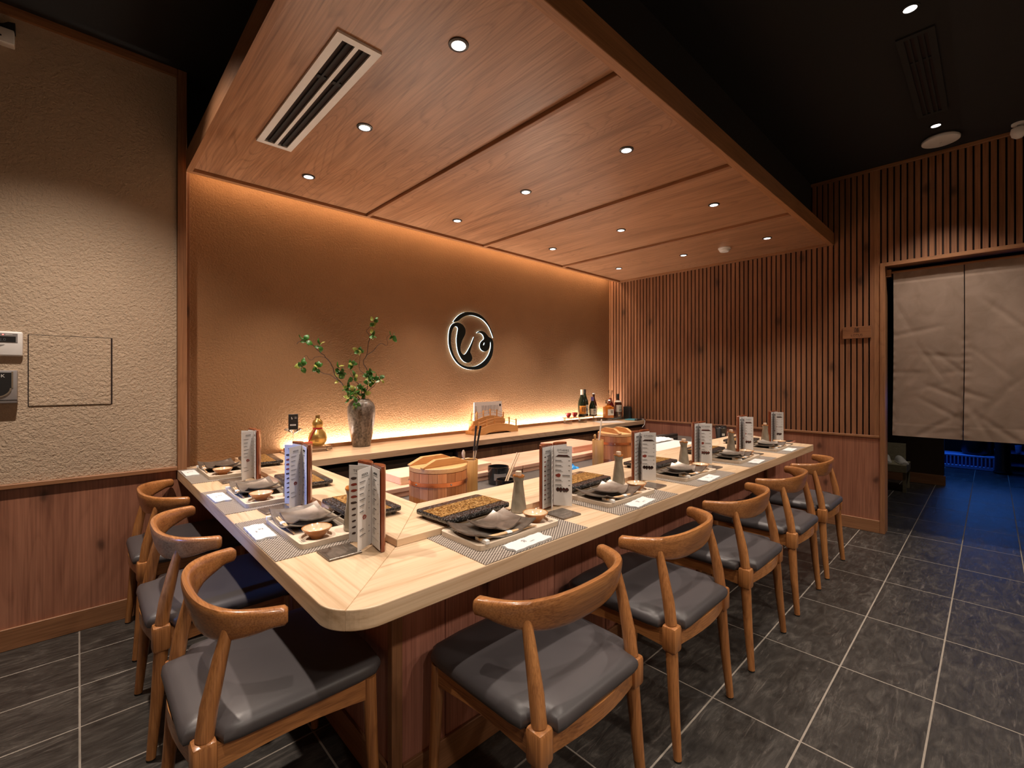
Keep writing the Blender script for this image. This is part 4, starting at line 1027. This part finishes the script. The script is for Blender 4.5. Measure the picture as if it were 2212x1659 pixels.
t = thing('card_box', 'small black printed card box standing in the stemmed glass', 'box', (1.003, 3.10, ZS+.1365), R(-20))
MB().box(-.028, -.012, 0, .028, .012, .110, .001, 1).build('box', M['black_plastic'], t); m = MB(); fr_ = XF((0, -.0124, 0), 0, PI/2)
m.xf = fr_; m.prism([(x*.012-.004, y*.012+.086) for x, y in S([(735, 363), (806, 420), (757, 560), (790, 622), (899, 468), (862, 600), (850, 687), (760, 650), (718, 500)])], 0, .0004)
for k in range(2): m.box(.008, .090-.007*k, 0, .020, .092-.007*k, .0004)
for k in range(5): m.box(-.018+.007*k, .036, 0, -.0125+.007*k, .046, .0004)
m.xf = None; m.build('print', M['paper'], t)
t = thing('red_packet', 'small red and white packet behind the middle menu', 'packet', (1.02, 2.90, ZS+.0005))
MB().box(-.026, -.012, 0, .026, .012, .085, .002, 1).build('box', M['paper'], t); MB().box(-.0265, -.0126, .058, .0265, .0126, .0852).build('red_band', plain('red_print', (.62, .10, .06), .6), t)

vs = thing('vase', 'tall mottled grey-brown ceramic vase on the pale shelf', 'vase', (1.446, 3.062, ZS+.0005))
MB().lathe([(.048, .004), (.055, 0), (.060, .004), (.074, .07), (.088, .16), (.0945, .235), (.092, .278), (.080, .305), (.062, .320), (.055, .324), (.053, .331), (.050, .331), (.050, .318), (.060, .30), (.06, .06)], 48, loop=True).build('body', M['vase'], vs, 60)
MB().lathe([(.056, .003), (.058, .012)], 32).build('bottom', M['vase'], vs)
br = thing('branch_arrangement', 'leafy twisting branches spreading from the grey vase', 'plant', (1.446, 3.062, ZS+.02))
ORG = Vector((1.446, 3.062, ZS+.02))
BR = [([(1.43, 3.07, .86), (1.41, 3.06, 1.02), (1.418, 3.062, 1.109), (1.337, 3.061, 1.168), (1.293, 3.052, 1.229), (1.254, 3.043, 1.263), (1.234, 3.034, 1.319), (1.197, 3.025, 1.374), (1.15, 3.016, 1.416), (1.109, 3.007, 1.446), (1.064, 2.998, 1.484), (1.03, 2.989, 1.495), (.984, 2.98, 1.468)], .0042),
 ([(1.43, 3.05, .86), (1.425, 3.05, 1.112), (1.341, 3.05, 1.163), (1.292, 3.03, 1.218), (1.246, 3.01, 1.246), (1.188, 2.99, 1.276), (1.124, 2.97, 1.292), (1.09, 2.95, 1.305)], .0034),
 ([(1.46, 3.07, .86), (1.470, 3.075, 1.109), (1.496, 3.085, 1.168), (1.504, 3.09, 1.198), (1.504, 3.095, 1.3), (1.477, 3.1, 1.372), (1.505, 3.105, 1.418), (1.524, 3.11, 1.513), (1.533, 3.115, 1.556), (1.509, 3.12, 1.597)], .0042),
 ([(1.45, 3.07, .87), (1.455, 3.07, 1.109), (1.445, 3.065, 1.187), (1.398, 3.05, 1.229), (1.367, 3.035, 1.263), (1.346, 3.02, 1.292)], .003),
 ([(1.46, 3.06, .87), (1.474, 3.065, 1.117), (1.475, 3.055, 1.151), (1.526, 3.03, 1.198), (1.535, 3.005, 1.24), (1.545, 2.98, 1.276)], .0028),
 ([(1.503, 3.103, 1.418), (1.55, 3.092, 1.452), (1.599, 3.083, 1.506), (1.627, 3.075, 1.498), (1.65, 3.067, 1.499), (1.642, 3.058, 1.553), (1.668, 3.05, 1.576)], .0024),
 ([(1.199, 3.025, 1.374), (1.171, 3.016, 1.389), (1.117, 3.002, 1.392), (1.07, 2.988, 1.369), (1.035, 2.974, 1.399), (1.017, 2.96, 1.356)], .0020),
 ([(1.504, 3.093, 1.245), (1.478, 3.095, 1.288), (1.443, 3.093, 1.323), (1.449, 3.087, 1.4), (1.431, 3.08, 1.447)], .0026),
 ([(1.509, 3.12, 1.597), (1.54, 3.12, 1.63), (1.571, 3.12, 1.666)], .0018)]
bros = []
for P, r0 in BR:
    pts = crom([Vector(p)-ORG for p in P], 3)
    pts = [p+Vector((jit(.003), jit(.003), jit(.003)))*(0 if i < 4 else 1) for i, p in enumerate(pts)]
    bros.append(MB().tube(pts, [r0*(1-.6*i/len(pts)) for i in range(len(pts))], 7).build('branch', M['bark'], br, 60))
CL = [(1.035, 2.99, 1.49, 6, 0), (1.132, 2.99, 1.463, 4, 0), (1.009, 2.95, 1.327, 7, 6), (1.096, 2.95, 1.321, 7, 1), (1.431, 3.08, 1.447, 5, 7), (1.571, 3.12, 1.666, 5, 8), (1.55, 3.11, 1.569, 6, 2), (1.675, 3.05, 1.561, 5, 5), (1.379, 3.06, 1.351, 6, 3), (1.279, 3.0, 1.297, 8, 0), (1.255, 2.99, 1.324, 3, 0), (1.373, 3.02, 1.26, 5, 3), (1.32, 3.02, 1.195, 7, 0), (1.373, 3.02, 1.16, 9, 1), (1.434, 3.05, 1.175, 7, 3), (1.499, 3.08, 1.264, 9, 2), (1.527, 3.07, 1.294, 4, 2), (1.497, 3.05, 1.228, 6, 2), (1.521, 3.02, 1.24, 5, 4), (1.548, 2.98, 1.243, 6, 4), (1.322, 2.98, 1.126, 6, 1), (1.352, 2.96, 1.085, 6, 1), (1.465, 3.06, 1.145, 4, 4), (1.262, 3.02, 1.252, 3, 0)]
def leaf_mesh(m_):
    def fn(u, v):
        x = u*.034; w_ = .0125*math.sin(PI*min(.999, u**.8))**.75; return (x, (v-.5)*2*w_, .006*math.sin(PI*u)-.003*abs(v-.5)*2)
    return MB().sheet(fn, 5, 2, .0006).build('leaf', m_, br, 60)
protoL = [leaf_mesh(M['leaf_a']), leaf_mesh(M['leaf_b'])]; first = [True, True]
for x, y, z, n, bi in CL:
    for k in range(n):
        j = 1 if random.random() < .20 else 0
        if first[j]: o = protoL[j]; first[j] = False
        else: o = protoL[j].copy(); C.objects.link(o)
        o.parent = bros[bi]; a = 2*PI*k/n+jit(.5)
        o.location = Vector((x+jit(.008), y+jit(.008), z+jit(.008)))-ORG
        o.rotation_euler = (jit(.9)+PI/2*random.choice((0, .5, 1)), -a+jit(.3), jit(.7)); s_ = random.uniform(.95, 1.4); o.scale = (s_, s_, s_)

bdg = thing('bridge_display', 'golden wooden model of two stepped arched bridges on the shelf', 'ornament', (2.645, 2.95, ZS+.0005))
def arch_side(x0, x1, z0, ze, zc, zu, th):
    m = MB(); n = 16; T = [(x0+(x1-x0)*k/n, ze+(zc-ze)*math.sin(PI*k/n)) for k in range(n+1)]
    a0, a1 = x0+.17*(x1-x0), x0+.83*(x1-x0); U = [(a0+(a1-a0)*k/n, z0+(zu-z0)*math.sin(PI*k/n)) for k in range(n+1)]
    m.xf = XF((0, 0, 0), 0, PI/2); m.prism([(x0, z0)]+U+[(x1, z0)]+T[::-1], 0, th, .0008, 1); return m
def railing(x0, x1, y, ze, zc, n, hp, par):
    for k in range(n):
        f = (k+.12)/(n-.76); x = x0+(x1-x0)*f; z = ze+(zc-ze)*math.sin(PI*min(1, f)); MB().box(x-.0042, y-.0042, z-.010, x+.0042, y+.0042, z+hp).build('post', M['orangewood'], par)
    for dz in (.45, .82):
        MB().tube([(x0+(x1-x0)*(.03+.94*k/14), y, ze+(zc-ze)*math.sin(PI*(.03+.94*k/14))+hp*dz) for k in range(15)], .0018, 6).build('rail', M['orangewood'], par, 60)
W2 = .235
lo = arch_side(-W2, W2, 0, .048, .086, .028, .010).build('side', M['orangewood'], bdg); lo.location.y = .010
railing(-W2+.01, W2-.01, .005, .048, .086, 6, .062, lo); [setattr(q, 'location', (q.location.x, q.location.y-.010, q.location.z)) for q in kids(lo)]
for q in kids(lo): q.location = (0, -.010, 0)
o = arch_side(-W2, W2, 0, .048, .086, .028, .010).build('side', M['orangewood'], bdg); o.location.y = .092
MB().box(-W2+.004, .010, .012, W2-.004, .082, .022).build('deck', M['orangewood'], bdg)
MB().box(-W2-.012, .0, .0, -W2+.004, .15, .030, .001, 1).build('end_board', M['orangewood'], bdg)
MB().box(W2, .03, .025, W2+.02, .07, .045).build('tenon', M['orangewood'], bdg)
MB().box(-.19, .094, 0, .15, .182, .082, .001, 1).build('upper_base', M['orangewood'], bdg)
up = arch_side(-.195, .155, .0, .042, .080, .012, .008).build('upper_side', M['orangewood'], bdg); up.location = (0, .094, .072)
railing(-.185, .145, .004, .042, .080, 5, .058, up)
for q in kids(up): q.location = (0, -.008, 0)
MB().box(-.205, .092, .078, -.19, .165, .112, .001, 1).build('upper_end_board', M['orangewood'], bdg)
for xx in (-.187, -.12): MB().box(xx-.004, .146, .08, xx+.004, .154, .185).build('post', M['orangewood'], bdg)
MB().tube([(-.187, .15, .165), (-.12, .15, .178)], .0018, 6).build('rail', M['orangewood'], bdg)
t = thing('printed_card', 'folded white menu card standing behind the model bridge', 'card', (2.68, 3.119, ZS+.083))
cd = MB().box(-.165, 0, 0, .165, .002, .185).build('card', M['paper'], t); cd.rotation_euler = (R(-4), 0, 0)
MB().box(-.176, -.008, 0, -.166, .004, .18).build('card_fold', M['paper'], t)
m = MB()
for k in range(11): x = -.075+.0185*k; m.box(x, -.0012, .10 if k % 4 else .075, x+.0035, -.0004, .152)
m.xf = XF((.142, -.0006, .150), 0, PI/2); m.lathe([(.012, 0), (.012, .0006)], 18); m.xf = None
for k in range(9): m.box(-.150, -.0012, .145-.013*k, -.136, -.0004, .1475-.013*k)
m.build('print', M['ink'], cd, None, 'stuff')

# glass riser with bottles
t = thing('glass_riser', 'long clear glass riser under the sake bottles and red cups', 'riser', (4.0, 3.07, ZS+.0005))
MB().box(-.30, -.055, .058, .33, .055, .064, .001, 1).build('shelf', M['glass'], t)
for x in (-.27, -.02, .24): MB().box(x-.02, -.045, 0, x+.02, .045, .0575, .003, 1).build('block', M['glass'], t)
ZG = ZS+.0655
def redcup(label, loc):
    t = thing('sake_cup', label, 'cup', loc, 0, 'ruby cut-glass sake cups')
    MB().lathe([(.012, 0), (.016, .004), (.030, .026), (.032, .046), (.0295, .046), (.027, .026), (.013, .008)], 24).build('cup', M['glass_red'], t, 40)
    m = MB()
    for k in range(10): m.xf = XF((0, 0, 0), 2*PI*k/10) @ XF((.0295, 0, .024), 0, 0, R(-22)); m.prism([(-.0, -.006), (.001, 0), (0, .006), (-.001, 0)], -.006, .008)
    m.xf = None; m.build('cut_pattern', M['glass'], t, None, 'stuff'); return t
rc = redcup('ruby cut-glass cup at the free end of the glass riser', (3.755, 3.085, ZG))
dup(rc, None, (3.862, 3.085, ZG), .3, 'ruby cut-glass cup beside the tall green bottle')
def bottle(name, label, loc, prof, mat_, lab=None, cap=None, neck=None, rz=R(-25), grp='bottles on the back shelf'):
    t = thing(name, label, 'bottle', loc, rz, grp)
    MB().lathe(prof, 28).build('body', mat_, t, 50)
    if cap: MB().lathe(cap[0], 20).build('cap', cap[1], t, 40)
    if neck: MB().lathe(neck[0], 24, loop=True).build('neck_band', neck[1], t, 40)
    if lab:
        r, z0, z1, half, m_, chars, csz, ink = lab; m = MB(); n = 10
        for k in range(n):
            a0, a1 = R(-90-half+2*half*k/n), R(-90-half+2*half*(k+1)/n); m.add([(r*math.cos(a), r*math.sin(a), z) for a, z in ((a0, z0), (a1, z0), (a1, z1), (a0, z1))], [(0, 1, 2, 3)])
        m.build('label', m_, t, 60)
        m = MB()
        for i, c in enumerate(chars): text(m, c, csz, XF((r*.12, -r-.0008, z1-(i+.62)*(z1-z0)/max(1, len(chars))*.95), 0, PI/2))
        m.build('lettering', ink, t)
    return t
def sake(h, r): return [(r*.9, 0), (r, .004), (r, h*.46), (r*.86, h*.58), (r*.48, h*.74), (r*.34, h*.84), (r*.33, h*.965), (r*.37, h*.967), (r*.37, h)]
bottle('sake_bottle', 'tall dark green bottle with orange label on the glass riser', (3.955, 3.06, ZG), sake(.29, .043), M['glass_green'], (.0436, .03, .118, 62, M['orange_label'], '甲', .075, M['ink']), ([(.0166, .235), (.0168, .291), (.015, .292)], M['white_label']))
bottle('sake_bottle', 'tall dark bottle with diagonal pale neck strip behind orange-labelled one', (4.052, 3.098, ZG), sake(.29, .042), M['glass_green'], (.0426, .022, .122, 55, M['white_label'], '八海山', .034, M['ink']), ([(.0163, .25), (.0165, .291), (.015, .292)], M['black_plastic']), ([(.031, .172), (.0225, .195), (.0228, .198), (.0318, .176)], M['white_label']))
bottle('sake_bottle', 'short green bottle with purple neck foil on the glass riser', (4.135, 3.055, ZG), sake(.205, .038), M['glass_green'], (.0386, .012, .078, 62, M['white_label'], '獺祭', .032, M['ink']), ([(.0150, .155), (.0152, .2055), (.013, .207)], M['purple']), ([(.0285, .12), (.0155, .152), (.0162, .154), (.0292, .123)], M['purple']))
bottle('sake_bottle', 'slim brown bottle with white cap behind purple-foiled one', (4.215, 3.095, ZG), sake(.235, .036), M['glass_brown'], (.0366, .012, .105, 58, M['white_label'], '大吟', .036, M['ink']), ([(.0135, .2352), (.0138, .246), (.012, .248)], M['white_plastic']))
ga = thing('glass_tray', 'cut-glass block tray under the whisky bottles', 'tray', (4.45, 3.03, ZS+.0005))
MB().box(-.165, -.075, 0, .20, .075, .032, .004, 2).build('tray', M['glass'], ga); m = MB()
for k in range(17): m.box(-.16+.021*k, -.079, .004, -.149+.021*k, -.0755, .028)
m.build('cut_facets', M['glass'], ga, None, 'stuff'); ZW = ZS+.033
wk = thing('whisky_decanter', 'square amber decanter with glass stopper and white label', 'bottle', (4.350, 2.992, ZW), R(-25), 'bottles on the back shelf')
MB().prism(rrect(-.052, -.04, .052, .04, .012), 0, .125, .004).build('body', M['amber'], wk, 40)
MB().lathe([(.045, .125), (.030, .138), (.018, .142), (.018, .158)], 24).build('shoulder', M['amber'], wk, 40)
MB().lathe([(.020, .1585), (.032, .163), (.034, .195), (.028, .205)], 12).build('stopper', M['glass'], wk)
MB().box(-.030, -.0415, .030, .045, -.0402, .098).build('label', M['white_label'], wk); m = MB(); text(m, '響', .040, XF((.022, -.0418, .066), 0, PI/2)); m.build('lettering', M['ink'], wk)
bottle('whisky_decanter', 'dark red decanter with tall glass stopper behind amber one', (4.468, 3.045, ZW), [(.042, 0), (.054, .01), (.058, .05), (.050, .11), (.026, .175), (.018, .20), (.016, .215)], M['dark_red'], None, ([(.012, .2155), (.014, .25), (.024, .285), (.026, .305), (.010, .310)], M['glass']))
bottle('whisky_bottle', 'dark brown whisky bottle with cream label beside slatted wall', (4.585, 3.02, ZW), [(.038, 0), (.042, .004), (.042, .155), (.036, .172), (.017, .195), (.0145, .21), (.0145, .255)], M['glass_brown'], (.0426, .055, .135, 58, M['white_label'], '山崎', .036, M['ink']), ([(.0150, .2), (.0155, .262), (.014, .264)], M['black_plastic']), ([(.0380, .168), (.0255, .188), (.0262, .190), (.0388, .170)], M['white_label']))
o = MB().lathe([(.024, 0), (.033, .03), (.034, .062), (.031, .062), (.029, .03), (.006, .008)], 20).build('glass_tumbler', M['glass'], None, 40); o.location = (4.50, 2.952, ZW); tag(o, 'clear cut-glass tumbler between the whisky bottles', 'glass')
t = thing('black_speaker', 'rounded black device against the slatted wall behind whisky bottles', 'speaker', (4.655, 2.935, ZS+.0005))
MB().prism(rrect(-.028, -.05, .028, .05, .02), 0, .15, .012).build('body', M['black_plastic'], t, 40); MB().lathe([(.012, .15), (.012, .153)], 16).build('knob', M['steel_dark'], t)
o = MB().box(-.10, -.15, 0, .10, .15, .0015).build('paper_sheet', M['paper']); o.location = (4.22, 2.895, ZS+.0005); o.rotation_euler = (0, 0, R(62)); tag(o, 'white paper sheet lying at the shelf edge before bottles', 'paper')
t = thing('tablet', 'flat blue tablet with black end lying at the end of the shelf', 'tablet', (4.61, 2.83, ZS+.0005), R(4))
MB().box(-.07, -.05, 0, .07, .075, .012, .003, 1).build('body', M['teal'], t); MB().box(-.068, -.088, 0, .07, -.052, .018, .003, 1).build('grip', M['black_plastic'], t)
MB().tube([(.03, -.089, .012), (.045, -.105, .014), (.05, -.118, -.01), (.03, -.118, -.05), (-.01, -.112, -.075)], .0028, 8).build('cable', M['white_plastic'], t, 60)
